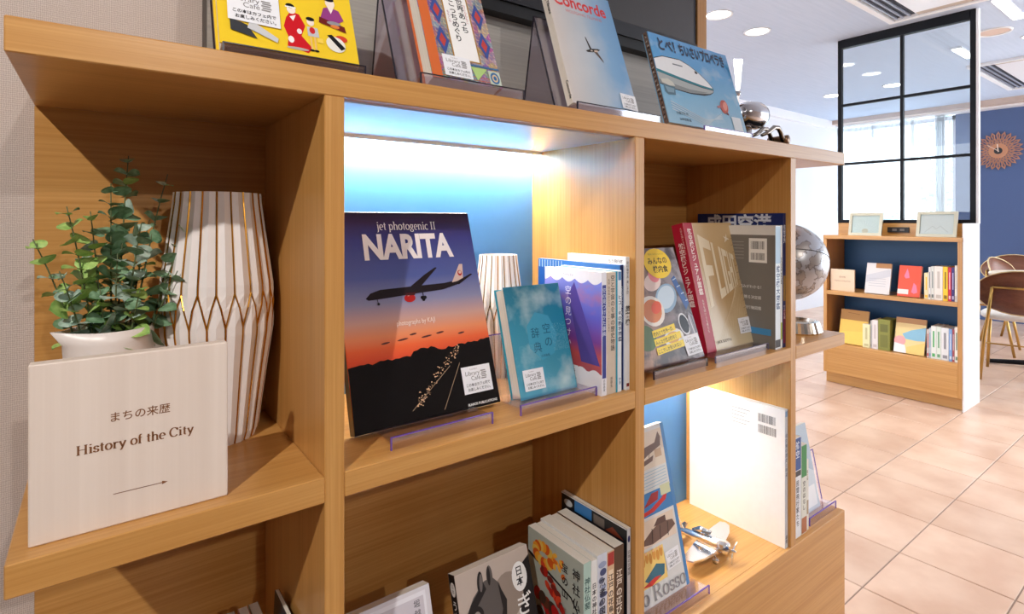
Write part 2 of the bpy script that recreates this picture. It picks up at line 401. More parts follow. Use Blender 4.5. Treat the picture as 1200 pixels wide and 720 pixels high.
struct(boxobj('wall_back', -3.2, .952, 0, 1.352, 1.08, CEIL, wm), 'beige woven wallpaper wall behind the near bookcase')
struct(boxobj('light_block_wall_front', -3.2, -2.9, 0, 4.6, -2.8, CEIL, wm), 'unseen wallpapered wall added behind the photographer to hold back daylight')  # out of view, added and sized to limit daylight from the front
struct(boxobj('light_block_wall_end', -3.3, -2.9, 0, -3.2, 1.08, CEIL, wm), 'unseen wallpapered wall added at the left end of the aisle to hold back daylight')  # also out of view, added to close off daylight from the left
# grey display panel on that wall, above the bookcase, with oak trim at its right end
gm = wood('grey_laminate', (178, 173, 166), (150, 145, 140), 'X', rough=.5, contrast=.8)
struct(boxobj('trim_1', .131, .938, 1.3194, 1.309, .952, CEIL, gm), 'grey wood-grain wall panel above the near bookcase')
struct(bevbox('trim_2', 1.309, .905, 1.3194, 1.352, .952, CEIL, oak('Z')), 'upright oak trim at the end of the grey wall panel')
struct(boxobj('trim_3', .126, .944, 1.3194, .131, .952, CEIL, plain((92, 84, 80), .6)), 'thin dark joint strip at the left end of the grey wall panel')
# ---- far walls
white_wall = plain((232, 234, 240), .7)
struct(boxobj('wall_left', 1.0, 3.4, 0, 8.3, 3.52, CEIL, white_wall), 'plain white wall behind the globe')
struct(boxobj('trim_4', 1.0, 3.34, 2.36, 7.9, 3.40, CEIL, plain((246, 246, 250), .4)), 'white cornice running along the top of the white wall')
blue_wall = plain((84, 104, 146), .75, noise=.03)
struct(boxobj('wall_right', 8.1, .7, 0, 8.3, 2.09, CEIL, blue_wall), 'slate blue accent wall behind the dining chairs')
struct(boxobj('trim_5', 7.82, -2.8, 2.405, 7.95, 3.34, CEIL, plain((206, 184, 170), .6)), 'beige ceiling beam in front of the blue wall')
struct(boxobj('trim_6', 7.95, -2.8, 2.385, 8.1, 3.34, CEIL, plain((244, 243, 244), .5)), 'white curtain box along the top of the far wall')
# ---- window wall beside the blue wall
wf = plain((236, 240, 246), .45)
win = struct(empty('window_1', (8.12, 2.09, 0)), 'tall bright window behind the glazed screen')
for y in (0, .42, .86, 1.28): boxobj('mullion', 0, y, .1, .05, y + .035, 2.385, wf, win)
for z in (.02, .1, 2.33): boxobj('window_rail', 0, 0, z, .05, 1.31, z + .05, wf, win)
for y in (.035, .455, .895): boxobj('pane', .02, y, .15, .026, y + .39, 2.33, PANE, win)
struct(boxobj('trim_7', 8.1, 2.09, 0, 8.3, 3.4, .04, wf), 'white sill under the far window')
# sheer white curtains, gathered in folds
sm = bpy.data.materials.new('sheer_fabric'); sm.use_nodes = True; nt = sm.node_tree; nt.nodes.clear()
o_ = N(nt, 'ShaderNodeOutputMaterial'); t1 = N(nt, 'ShaderNodeBsdfTranslucent'); t2 = N(nt, 'ShaderNodeBsdfDiffuse'); t3 = N(nt, 'ShaderNodeBsdfTransparent'); m1 = N(nt, 'ShaderNodeMixShader'); m2 = N(nt, 'ShaderNodeMixShader')
for t_ in (t1, t2): t_.inputs[0].default_value = lin((250, 250, 252))
m1.inputs[0].default_value = .4; m2.inputs[0].default_value = .7
nt.links.new(t1.outputs[0], m1.inputs[1]); nt.links.new(t2.outputs[0], m1.inputs[2]); nt.links.new(m1.outputs[0], m2.inputs[1]); nt.links.new(t3.outputs[0], m2.inputs[2]); nt.links.new(m2.outputs[0], o_.inputs[0])
def curtain(y0, y1, label):
    mb = MB(); n = 60; vs = []
    for i in range(n + 1):
        y = y0 + (y1 - y0) * i / n; x = 8.03 + .02 * math.sin(i * 1.35) + .006 * math.sin(i * .7)
        vs += [(x, y, .03), (x, y, 2.385), (x + .004, y, 2.385), (x + .004, y, .03)]
    fs = [(4 * i + a, 4 * i + (a + 1) % 4, 4 * i + 4 + (a + 1) % 4, 4 * i + 4 + a) for i in range(n) for a in (0, 1, 2, 3)]
    mb.add(vs, fs); tag(link('sheer_curtain', mb.mesh('sheer_curtain', [sm], True)), label, 'curtain', 'sheer curtains at the far window')
curtain(2.44, 3.36, 'wide white sheer curtain behind the left panes of the glazed screen')
curtain(2.17, 2.27, 'narrow white sheer curtain next to the blue wall')
# garden beyond the window
lm = plain((150, 186, 184), .7, noise=.2)
mb = MB(); R = random.Random(3)
for k in range(700):
    x, y, z = 10.6 + R.gauss(0, .45), 2.9 + R.gauss(0, .7), 1.5 + R.gauss(0, .6); s_ = .07
    u_ = Vector((R.gauss(0, 1), R.gauss(0, 1), R.gauss(0, 1))).normalized(); v_ = u_.orthogonal().normalized(); p = Vector((x, y, z))
    mb.add([p - u_ * s_, p + v_ * s_ * .5, p + u_ * s_, p - v_ * s_ * .5], [(0, 1, 2, 3)])
tr = empty('garden_tree', (10.6, 2.9, 0)); f = link('foliage', mb.mesh('foliage', [lm]), tr); f.location = (-10.6, -2.9, 0); f['kind'] = 'stuff'
mb = MB(); mb.tube([(0, 0, -.1), (.03, .02, .8), (0, 0, 1.7)], [.06, .05, .02], 8); link('trunk', mb.mesh('trunk', [plain((90, 74, 62), .8)]), tr)
tag(tr, 'leafy tree in daylight outside the far window', 'tree')

# ================================================================== CEILING FITTINGS
LAMP = plain((255, 252, 245), .5, emit=6.0, noise=0)
def downlight(x, y, label, r=.075):
    t = empty('downlight', (x, y, CEIL))
    mb = MB(); mb.lathe([(r, 0), (r * 1.18, 0), (r * 1.16, -.006), (r * .98, -.004), (r * .96, 0)], 28); link('trim_ring', mb.mesh('trim_ring', [WHITEP], True), t)
    mb = MB(); mb.lathe([(0.001, -.002), (r * .97, -.002), (r * .97, -.0005), (0.001, -.0005)], 28); link('lens', mb.mesh('lens', [LAMP]), t)
    tag(t, label, 'ceiling light', 'recessed round ceiling lights')
downlight(3.19, 2.05, 'round recessed ceiling light nearest the oak wall trim')
downlight(3.69, 2.07, 'second round recessed ceiling light from the oak wall trim')
downlight(6.23, 2.66, 'small round ceiling light seen at the left edge of the glazed screen')
downlight(6.22, 2.10, 'small round ceiling light seen through the upper left pane')
downlight(5.35, .93, 'small round ceiling light just beyond the black screen post', .06)
t = empty('ceiling_speaker', (5.02, 1.08, CEIL)); mb = MB(); mb.lathe([(.105, 0), (.102, -.008), (.088, -.006), (.086, 0)], 32); link('rim', mb.mesh('rim', [WHITEP], True), t)
mb = MB(); mb.lathe([(.001, -.003), (.087, -.003), (.087, 0), (.001, 0)], 32); link('grille', mb.mesh('grille', [plain((222, 196, 180), .7)]), t); tag(t, 'round beige ceiling speaker right of the black screen post', 'speaker')
def cassette(x0, y0, x1, y1, label):
    t = empty('air_conditioner', ((x0 + x1) / 2, (y0 + y1) / 2, CEIL)); hx_, hy = (x1 - x0) / 2, (y1 - y0) / 2
    fr = MB(); W_ = .035
    fr.box(-hx_, -hy, -.022, hx_, -hy + W_, 0); fr.box(-hx_, hy - W_, -.022, hx_, hy, 0); fr.box(-hx_, -hy + W_, -.022, -hx_ + W_, hy - W_, 0); fr.box(hx_ - W_, -hy + W_, -.022, hx_, hy - W_, 0)
    link('frame', fr.mesh('frame', [WHITEP]), t)
    boxobj('centre_panel', -hx_ + .1, -hy + .17, -.016, hx_ - .1, hy - .17, 0, plain((240, 240, 244), .35), t)
    for s_ in (-1, 1):
        y = s_ * (hy - .10); o = boxobj('air_slot', -hx_ + .05, y - .055, -.006, hx_ - .05, y + .055, 0, plain((52, 54, 66), .6), t)
        for dy in (-.03, .01, .045): boxobj('vane', -hx_ + .05, y + dy - .005, -.016, hx_ - .05, y + dy + .005, -.006, plain((150, 154, 170), .4), o)
        x = s_ * (hx_ - .068); boxobj('end_strip', x - .03, -hy + .17, -.014, x + .03, hy - .17, 0, plain((196, 178, 160), .5), t)
    tag(t, label, 'air conditioner', 'ceiling air conditioner panels')
cassette(2.85, .48, 4.21, 1.436, 'white ceiling air conditioner panel at the top edge, before the glazed screen')
cassette(5.95, .50, 7.31, 1.46, 'white ceiling air conditioner panel right of the glazed screen')
TUBE = plain((255, 255, 252), .5, emit=4.0, noise=0)
def striplight(x0, x1, y, label):
    t = empty('strip_light', ((x0 + x1) / 2, y, CEIL)); h = (x1 - x0) / 2
    boxobj('housing', -h, -.035, -.012, h, .035, 0, WHITEP, t); boxobj('diffuser', -h + .008, -.027, -.018, h - .008, .027, -.012, TUBE, t)
    tag(t, label, 'ceiling light', 'straight ceiling strip lights')
striplight(4.27, 4.78, .90, 'straight white strip light in the top right corner of the ceiling')
striplight(5.24, 5.62, 1.35, 'short white strip light seen past the black screen post')

# ================================================================== NEAR BOOKCASE
ZT, ZM, ZB = 1.3194, .8384, .365           # tops of the three shelf boards
TH = .0322; YF, YB = .65, .94              # board thickness, front edge, face of the back panels
XL, XR = -.066, 1.596
DV = [(.2125, .2363), (.7585, .7830), (1.3080, 1.3325)]
bc = tag(empty('bookcase', (.765, .80, 0)), 'large oak open bookcase with lit blue backs, filling the foreground', 'bookcase')
# children of the bookcase are written in room coordinates
def bpart(o): o.matrix_parent_inverse = Matrix.Translation((-.765, -.80, 0)); return o
def BB(name, *a, mat, bev=.0012): return bpart(bevbox(name, *a, mat, bc, bev))
BB('top_shelf', XL, YF, ZT - TH, XR, YB + .01, ZT, mat=oak('X'))
for x0, x1 in DV: BB('divider', x0, YF + .0006, ZB, x1, YB, ZT - TH, mat=oak('Z'), bev=.001)
bays = [(XL, DV[0][0]), (DV[0][1], DV[1][0]), (DV[1][1], DV[2][0]), (DV[2][1], XR)]
for x0, x1 in bays: BB('middle_shelf', x0, YF, ZM - TH + .0015, x1, YB, ZM, mat=oak('X'))
BB('bottom_shelf', XL, YF + .018, ZB - .03, XR, YB, ZB, mat=oak('X'))
BB('front_panel', XL, YF, .0, XR, YF + .018, ZB, mat=oak('X'))
BB('end_panel', XR - .018, YF + .018, 0, XR, YB, ZB - .03, mat=oak('Z'))
BB('end_panel', XL, YF + .018, 0, XL + .018, YB, ZB - .03, mat=oak('Z'))
z_hi = (ZM, ZT - TH); z_lo = (ZB, ZM - TH)
def back(x0, x1, z, mat, nm='back_panel'): bpart(boxobj(nm, x0, YB, z[0], x1, YB + .011, z[1], mat, bc))
back(XL, DV[0][1], (ZB, ZT - TH), oak('X'))
back(DV[0][1], DV[1][0], z_hi, BLUEPAN, 'blue_back_panel'); back(DV[0][1], DV[1][1], z_lo, oak('X'))
back(DV[1][0], DV[2][1], z_hi, oak('X')); back(DV[1][1], DV[2][0], z_lo, BLUEPAN, 'blue_back_panel')
# lamp housings with LED strips along the back edge of the two lit bays
PLATE = plain((206, 214, 228), .3, .15, noise=.05)
LED = plain((255, 248, 238), .5, emit=88.0, noise=0)
def led(x0, x1, zt):
    h = bpart(boxobj('light_plate', x0 + .0005, YF + .016, zt - .0022, x1 - .0005, YB - .030, zt, PLATE, bc))
    h['label'] = 'satin metal plate of the shelf light'
    s_ = bpart(boxobj('led_strip', x0 + .004, YB - .0295, zt - .0055, x1 - .004, YB - .0165, zt - .0002, LED, bc)); s_['label'] = 'glowing white shelf light strip'
    l_ = bpart(boxobj('light_lip', x0 + .0005, YB - .0345, zt - .0085, x1 - .0005, YB - .0305, zt - .0022, plain((240, 232, 220), .35), bc))
led(DV[0][1], DV[1][0], ZT - TH); led(DV[1][1], DV[2][0], ZM - TH + .0015)

# ================================================================== ACRYLIC BOOK STANDS
def stand(x0, x1, z, lip, yl, yb, lean, length, label, mat=ACRYL, edge=PURPLE, leg=False):
    """lip at yl, ledge back to yb, back rest rising from yb at the lean angle"""
    t = empty('book_stand', (x0, yl, z)); w_ = x1 - x0; T = .0022; yb -= yl
    boxobj('front_lip', 0, 0, 0, w_, T, lip, mat, t)
    zl = min(lip - .006, .006 + lip * .25)
    m = MB(); m.add([(0, T, lip - .004), (w_, T, lip - .004), (w_, yb, zl), (0, yb, zl), (0, T, lip - .004 - T), (w_, T, lip - .004 - T), (w_, yb, zl - T), (0, yb, zl - T)],
                    [(0, 1, 2, 3), (7, 6, 5, 4), (0, 4, 5, 1), (1, 5, 6, 2), (2, 6, 7, 3), (3, 7, 4, 0)])
    link('ledge', m.mesh('ledge', [mat]), t)
    e = MB(); e.box(0, -.0004, lip - .0010, w_, T + .0003, lip + .0003); e.box(-.0005, -.0004, 0, .0012, T + .0003, lip); e.box(w_ - .0012, -.0004, 0, w_ + .0005, T + .0003, lip)
    link('lip_edge', e.mesh('lip_edge', [edge]), t)
    s_, c_ = math.sin(lean), math.cos(lean)
    r = boxobj('back_rest', 0, 0, 0, w_, T, length, mat, t); r.location = (0, yb, zl); r.rotation_euler = (-lean, 0, 0)
    e = MB(); e.box(-.0008, -.0002, 0, .0010, T, length); e.box(w_ - .001, -.0002, 0, w_ + .0008, T, length); e.box(0, -.0002, length - .001, w_, T, length + .0008)
    o = link('rest_edge', e.mesh('rest_edge', [edge]), r)
    if leg:
        A = Vector((0, yb + s_ * length, zl + c_ * length)); B = Vector((0, yb + s_ * length + .035, .001))
        L = (A - B).length; a = math.atan2(A.y - B.y, A.z - B.z)
        g = boxobj('rear_leg', 0, 0, 0, w_, T, L, mat, t); g.location = B; g.rotation_euler = (-a, 0, 0)
        for xa in (-.0008, w_ - .001): boxobj('leg_edge', xa, 0, 0, xa + .0018, T, L, edge, g)
    return tag(t, label, 'book stand', 'clear acrylic book stands')

# ================================================================== BOOKS
def face_book(x, y, z, w_, h, t, lean, label, cover, spine=None, backc=None, spine_side='l', hard=True, name='book', cat='book', yaw=0, bevel=.0, group='picture books displayed face out'):
    """book shown face out; front cover looks to -Y, bottom front corner at x, y, z"""
    r = empty(name, (x, y, z), (-lean, 0, yaw)); c = .0022 if hard else .0007; i_ = .003 if hard else .0003
    M = lambda q: q if isinstance(q, bpy.types.Material) else plain(q, .3, spec=.35)
    spine = spine or cover; backc = backc or cover
    bevbox('front_cover', 0, 0, 0, w_, c, h, M(cover), r, .0004)
    bevbox('back_cover', 0, t - c, 0, w_, t, h, M(backc), r, .0004)
    sx = (0, c) if spine_side == 'l' else (w_ - c, w_)
    if spine_side: bevbox('spine', sx[0], c, 0, sx[1], t - c, h, M(spine), r, .0003)
    px = (c if spine_side == 'l' else i_, w_ - (c if spine_side == 'r' else i_))
    boxobj('pages', px[0], c, i_, px[1], t - c, h - i_, pages_mat(), r)
    return tag(r, label, cat, group)
FR = dict(u=(1, 0, 0), v=(0, 0, 1))
def front(rough=.3): return Print((0, 0, 0), (1, 0, 0), (0, 0, 1), rough)
def row_book(x, y, z, t, d, h, label, left, spine, right=None, hard=False, name='book', yaw=0, tilt=0, group='books standing with their spines to the front'):
    """book standing on its tail, spine to -Y, left face to -X"""
    r = empty(name, (x, y, z), (0, tilt, yaw)); c = .002 if hard else .0007; i_ = .003 if hard else .0003
    M = lambda q: q if isinstance(q, bpy.types.Material) else plain(q, .32, spec=.35)
    bevbox('cover', 0, 0, 0, c, d, h, M(left), r, .0003); bevbox('cover', t - c, 0, 0, t, d, h, M(right or left), r, .0003)
    bevbox('spine', c, 0, 0, t - c, c, h, M(spine), r, .0003)
    boxobj('pages', c, c, i_, t - c, d - i_, h - i_, pages_mat(), r)
    return tag(r, label, 'book', group)
def spinep(rough=.35): return Print((0, 0, 0), (1, 0, 0), (0, 0, 1), rough)
def leftp(d, rough=.3): return Print((0, d, 0), (0, -1, 0), (0, 0, 1), rough)
INK = (34, 34, 40)

# ---------------- large airport photo book
LN = math.radians(18)
cov = gradient('dusk_sky_cover', 'Z', 0, .322, [(0, (14, 12, 14)), (.30, (226, 84, 50)), (.345, (238, 106, 60)), (.40, (236, 146, 100)), (.465, (206, 160, 146)), (.55, (140, 140, 172)), (.67, (84, 96, 158)), (.86, (62, 62, 130)), (.95, (56, 34, 74)), (1, (34, 18, 40))], rough=.15)
W_, H_ = .242, .322
bk = face_book(.2785, .727, .846, W_, H_, .019, LN, 'large glossy dusk photo book with an airliner, leaning in the lit blue bay', cov, (14, 13, 15), (14, 13, 15))
p = front(.16)
import random as _r
R = _r.Random(5); edge = []
for i in range(41):
    u = W_ * i / 40; edge.append((u, .090 + .013 * i / 40  + R.uniform(-.0018, .0018) + (.006 if 16 < i < 24 else 0)))
p.poly([(0, 0), (W_, 0)] + edge[::-1], (12, 11, 12))
for cx, cy, rx in ((.06, .118, .007), (.088, .120, .009), (.106, .126, .006), (.128, .120, .009), (.152, .123, .007), (.19, .118, .006)): p.ell(cx, cy, rx, .0014, (92, 52, 50), .1)
DK = (34, 26, 30); p.o = Vector((.004, 0, -.020))
p.poly([(.034, .206), (.042, .2135), (.058, .218), (.11, .2195), (.17, .221), (.192, .224), (.212, .228), (.211, .2245), (.196, .2175), (.165, .2105), (.12, .208), (.06, .204), (.038, .203)], DK)
p.poly([(.108, .219), (.128, .2195), (.160, .247), (.157, .248), (.136, .237)], DK)
p.poly([(.184, .221), (.206, .224), (.2095, .251), (.203, .251)], (214, 186, 176)); p.ell(.2015, .236, .0042, .0048, (180, 50, 44)); p.ell(.2020, .2372, .0026, .0026, (214, 186, 176))
p.poly([(.196, .2165), (.226, .2325), (.222, .2335), (.192, .2215)], DK)
p.ell(.105, .2015, .0095, .0065, (176, 36, 34)); p.ell(.103, .2065, .0022, .0018, (255, 190, 180)); p.poly([(.098, .21), (.116, .21), (.114, .2055), (.1, .2055)], (70, 30, 32))
for cx, cy in ((.126, .2005), (.131, .2005), (.128, .1975)): p.ell(cx, cy, .0028, .0028, (20, 16, 18))
p.line((.128, .2095), (.1285, .2), .0016, DK); p.line((.0515, .204), (.0525, .197), .0012, DK); p.ell(.053, .1965, .002, .002, DK)
p.o = Vector((0, 0, 0))
p.serif('jet photogenic II', W_ * .5, .2925, .0185, (236, 228, 232), 'c', xs=.80, thick=.11, thin=.045)
p.text('NARITA', W_ * .5, .2465, .0540, (242, 232, 232), 'c', xs=.80, bold=.042)
p.text('photographs by KAJI', W_ * .47, .141, .0105, (244, 222, 210), 'c', xs=.75, bold=.012)
V = []; F = []                                   # lights along the runway road
for i in range(120):
    a = R.random(); u = .095 + .085 * a + R.gauss(0, .0035) * (.4 + a); v = .018 + .078 * a ** .9 + R.gauss(0, .004); s_ = R.uniform(.0003, .0012); o = len(V)
    V += [(u - s_, v - s_ * .7), (u + s_, v - s_ * .7), (u + s_, v + s_ * .7), (u - s_, v + s_ * .7)]; F.append((o, o + 1, o + 2, o + 3))
p.raw(V, F, (236, 190, 150)); p.line((.088, .016), (.16, .07), .0007, (190, 160, 130)); p.line((.14, .008), (.178, .072), .0007, (190, 160, 130))
p.text('IKAROS PUBLICATIONS', W_ - .006, .0042, .0052, (240, 240, 240), 'r', bold=.02)
p.build('cover_print', bk); sticker(bk, (W_ - .064, 0, .022), rot=.0, scale=1.12, **FR)
stand(.306, .4675, ZM, .017, .672, .7515, LN, .16, 'clear purple-edged stand under the airport photo book')

# ---------------- teal sky dictionary
LT = math.radians(16)
teal = gradient('teal_cloud_cover', 'Z', 0, .187, [(0, (84, 164, 190)), (.3, (60, 150, 176)), (.6, (40, 140, 168)), (1, (14, 112, 138))], .32, noise=.75, nscale=16, ncol=(206, 226, 226), lo=.5, hi=.75)
W_, H_ = .125, .187
bk = face_book(.552, .712, .845, W_, H_, .029, LT, 'small thick teal book with clouds, leaning beside the airport photo book', teal, teal, (40, 150, 176), spine_side='r')
p = front(.35); p.ell(.066, .098, .034, .042, (70, 160, 190), 0, 7)
dk = (28, 92, 118); p.vtext('空の', .078, .118, .019, dk, 1.2); p.vtext('辞典', .052, .113, .019, dk, 1.3); p.text('小河俊哉', .066, .062, .005, (40, 60, 70), 'c')
V = []; F = []
for i in range(22):
    for j in range(26):
        u = .088 + i * .0018 + (j % 2) * .0009; v = .07 + j * .0018
        if u > .123 or R.random() < .25 + (j / 60): continue
        o = len(V); s_ = .00045; V += [(u - s_, v), (u, v - s_), (u + s_, v), (u, v + s_)]; F.append((o, o + 1, o + 2, o + 3))
p.raw(V, F, (170, 212, 222)); V = []; F = []
for i in range(24):
    for j in range(16):
        u = .012 + i * .0018 + (j % 2) * .0009; v = .058 + j * .0018; o = len(V); s_ = .00045; V += [(u - s_, v), (u, v - s_), (u + s_, v), (u, v + s_)]; F.append((o, o + 1, o + 2, o + 3))
p.raw(V, F, (130, 190, 206)); p.build('cover_print', bk); sticker(bk, (.010, 0, .012), scale=.92, **FR)
stand(.520, .684, ZM, .016, .672, .745, LT, .10, 'clear purple-edged stand under the teal book')

# ---------------- row beside divider, middle shelf
yb_ = .664
sky = gradient('violet_sky_cover', 'Z', 0, .212, [(0, (150, 60, 80)), (.3, (196, 84, 84)), (.42, (120, 60, 140)), (.62, (96, 92, 190)), (1, (140, 150, 226))], .3, noise=.7, nscale=13, ncol=(214, 110, 96), stretch=(1, 1, 1.6), lo=.52, hi=.75)
bk = row_book(.688, yb_, ZM, .012, .150, .212, 'white and violet sky picture book, first of the upright row', (240, 238, 244), (232, 232, 240))
p = leftp(.150)
def scal(u0, u1, v, amp, n): return [(u0 + (u1 - u0) * i / n, v + amp * abs(math.sin(i * PI / n * 4.5))) for i in range(n + 1)]
p.poly([(0, .036), (.150, .036)] + [(.150, .19)] + [(a, .196 - b) for a, b in scal(.15, 0, 0, .007, 36)], sky)
p.poly([(0, 0), (.15, 0)] + [(a, .034 + b) for a, b in scal(.15, 0, 0, .007, 36)], (240, 238, 244))
p.poly([(.066, .166), (.082, .19), (.146, .05), (.10, .05)], (88, 70, 150)); p.vtext('空の見つけかた', .066, .182, .017, (246, 240, 250), 1.12); p.text('アーティスト', .05, .2, .005, (150, 150, 170))
p.build('cover_print', bk); sticker(bk, (0, .102, .006), (0, -1, 0), (0, 0, 1), .95)
p = spinep(); p.rect(.0015, .03, .0105, .19, (52, 62, 140)); p.vtext('空の見つけかた事典', .006, .185, .0088, (214, 220, 246)); p.vtext('武田康男', .006, .028, .005, INK); p.build('spine_print', bk)
bk = row_book(.7005, yb_, ZM, .0225, .148, .211, 'beige paperback about food in the sky, second of the upright row', (222, 206, 186), (206, 190, 172))
p = spinep(); p.vtext('空と宇宙の食事の歴史物語', .0145, .206, .0105, INK, 1.05, .01); p.vtext('気球 旅客機からスペースシャトルまで', .005, .2, .005, (70, 60, 56)); p.vtext('田部生', .0115, .03, .006, INK); p.build('spine_print', bk)
bk = row_book(.7235, yb_, ZM, .004, .148, .212, 'very thin turquoise booklet in the upright row', (46, 150, 176), (46, 150, 176))
bk = row_book(.728, yb_, ZM, .0095, .149, .213, 'white book with dark blue title, beside the turquoise booklet', (236, 240, 244), (226, 234, 242))
p = spinep(); p.vtext('ヒコーキの数字図鑑', .005, .17, .0085, (24, 36, 84), 1.08, .015); p.rect(.001, .196, .0085, .211, (90, 140, 190)); p.vtext('空港', .005, .025, .006, (30, 60, 120)); p.build('spine_print', bk)
bk = row_book(.7378, yb_ + .004, ZM, .0095, .226, .222, 'wide navy book with blue and white stripes, deep in the upright row', (54, 110, 176), (22, 40, 92))
p = leftp(.226)
for i in range(9): p.rect(.004 + i * .0085, .205, .0052 + i * .0085, .220, (214, 228, 244))
p.poly([(0, .205), (.08, .205), (.13, .17), (0, .12)], (36, 86, 160)); p.build('cover_print', bk)
p = spinep(); p.text('AIRPORT ANNIVERSARY', .0065, .12, .006, (214, 224, 240), rot=PI / 2, bold=.01); p.build('spine_print', bk)
bk = row_book(.7476, yb_ - .001, ZM, .0098, .152, .236, 'tall white book against the divider, last of the upright row', (246, 246, 246), (226, 230, 234))
p = leftp(.152); p.text('もう飛行機', .11, .2245, .007, (110, 110, 116), bold=.01); p.build('cover_print', bk)
p = spinep(); p.vtext('旅客機', .0048, .15, .0115, (24, 26, 34), 1.05, .02); p.vtext('飛行機写真 美しき空', .0045, .228, .0058, (70, 76, 86)); p.rect(.0015, .006, .0085, .012, (120, 40, 40)); p.build('spine_print', bk)

# ---------------- bay three, middle shelf
LM = math.radians(19.5); W_, H_ = .198, .247
bk = face_book(.852, .708, .845, W_, H_, .012, LM, 'inflight meal photo book with a yellow oval, leaning beside the red-spined book', (170, 150, 140), (240, 236, 230), spine_side='l', hard=False)
p = front(.25)
p.rect(0, 0, W_, H_, gradient('meal_photo', 'X', 0, .2, [(0, (196, 150, 120)), (.5, (120, 100, 96)), (1, (170, 164, 170))], .3, noise=.9, nscale=24, ncol=(60, 54, 58), lo=.45, hi=.6))
for cx, cy, rx, ry, c, ro in ((.03, .20, .03, .03, (226, 130, 60), 0), (.095, .172, .030, .018, (236, 214, 206), .3), (.105, .187, .018, .016, (236, 140, 146), 0), (.125, .135, .04, .028, (150, 180, 206), .5), (.125, .137, .033, .022, (202, 220, 234), .5),
                              (.07, .112, .038, .032, (236, 228, 218), 0), (.07, .112, .030, .024, (214, 128, 72), .2), (.085, .118, .018, .012, (224, 90, 54), .4), (.160, .075, .017, .024, (226, 226, 230), .15), (.160, .075, .014, .02, (30, 30, 36), .15), (.115, .05, .033, .02, (236, 234, 226), .1), (.112, .052, .022, .012, (222, 170, 90), .1), (.03, .06, .03, .026, (90, 120, 70), 0), (.02, .13, .022, .03, (230, 200, 120), 0)): p.ell(cx, cy, rx, ry, c, ro)
p.poly([(.158, .175), (.172, .182), (.196, .118), (.18, .104)], (76, 110, 170)); 
for k in range(4): p.line((.162 + k * .008, .172 - k * .016), (.176 + k * .0065, .176 - k * .017), .002, (190, 210, 234))
p.poly([(.172, .075), (.184, .10), (.197, .088), (.197, .02), (.184, .02)], (150, 150, 160)); p.line((.182, .092), (.188, .03), .003, (212, 212, 220)); p.line((.19, .09), (.195, .03), .002, (90, 90, 104))
p.ell(.128, .212, .045, .034, (248, 212, 62)); p.text('みんなの', .128, .212, .0165, (50, 44, 30), 'c', bold=.02, rot=.02); p.text('機内食', .132, .193, .0165, (50, 44, 30), 'c', bold=.02); p.text('天空のレストランへようこそ', .128, .2315, .004, (90, 80, 40), 'c')
for i, tx in enumerate(('機内食で世界一周。', 'みんなが選ぶ機内食', 'ここでしか見られない')):
    p.poly([(.05, .058 - i * .0175), (.126 + .012 * i, .066 - i * .0175), (.126 + .012 * i, .080 - i * .0175), (.05, .072 - i * .0175)], (248, 216, 54)); p.text(tx, .053, .0608 - i * .0175, .0088, (40, 36, 26), xs=.9, bold=.015, rot=.1)
p.build('cover_print', bk); sticker(bk, (.142, 0, .008), scale=1.12, rot=.05, **FR)
stand(.838, 1.008, ZM, .016, .673, .73, LM, .11, 'smoky brown stand under the inflight meal book', SMOKE, DARKEDGE)

LF = math.radians(13); W_, H_ = .196, .295
RED = (176, 28, 54)
tan_ = gradient('tan_cover', 'Z', 0, .295, [(0, (214, 196, 160)), (.4, (186, 152, 104)), (1, (206, 176, 128))], .3, coat=.3)
bk = face_book(1.074, .716, .846, W_, H_, .032, LF, 'large tan book with red spine, leaning in the right upper bay', tan_, RED, (160, 24, 50), hard=False)
p = front(.28); p.rect(0, 0, .034, H_, RED); p.rect(.034, 0, .0352, H_, (236, 220, 190))
p.vtext('航空機ビジュアル図鑑', .019, .282, .0155, (246, 232, 226), 1.0, .02); p.vtext('大空を翔ける名機たち', .019, .118, .0075, (240, 214, 206), 1.0)
lt = (232, 218, 190)
def fl(x0, wq, top0, top1, bot0, bot1, parts):   # a receding capital: unit-square strokes mapped to a trapezium
    for q in parts: p.poly([(x0 + wq * a, (bot0 + (bot1 - bot0) * a) + ((top0 + (top1 - top0) * a) - (bot0 + (bot1 - bot0) * a)) * b) for a, b in q], lt)
sq = lambda a, b, c, d: [(a, b), (c, b), (c, d), (a, d)]
T = lambda u: .268 - (u - .045) * .42; B_ = lambda u: .095 + (u - .045) * .36
def cap(x0, x1, parts): fl(x0, x1 - x0, T(x0), T(x1), B_(x0), B_(x1), parts)
cap(.046, .088, [sq(0, 0, .3, 1), sq(.3, .84, 1, 1), sq(.3, .42, .85, .58)])
cap(.092, .116, [sq(0, 0, .32, 1), sq(.32, 0, 1, .16)])
cap(.119, .127, [sq(0, 0, 1, 1)])
cap(.130, .147, [sq(0, 0, .3, 1), sq(.3, .84, 1, 1), sq(.3, 0, 1, .16), sq(.7, .16, 1, .46), sq(.55, .36, .7, .46)])
cap(.149, .162, [sq(0, 0, .3, 1), sq(.7, 0, 1, 1), sq(.3, .42, .7, .58)])
cap(.164, .174, [sq(.35, 0, .65, .84), sq(0, .84, 1, 1)])
for i in range(16): p.line((.042 + i * .009, .012 + i * .002), (.150 + i * .0026, .118 + i * .006), .0006, (226, 208, 172))
for i in range(13): p.line((.176 - .002 * (i % 3), .05 + i * .017), (.192, .054 + i * .017), .0008, (120, 92, 64))
p.poly([(.156, .247), (.160, .252), (.172, .252), (.161, .257), (.162, .267), (.157, .258), (.147, .261), (.153, .254), (.148, .244), (.156, .25)], (236, 224, 200))
p.text('JACK SCOTT', .04, .016, .0085, (90, 66, 40), bold=.015); p.text('著', .09, .0165, .006, (90, 66, 40)); p.build('cover_print', bk)
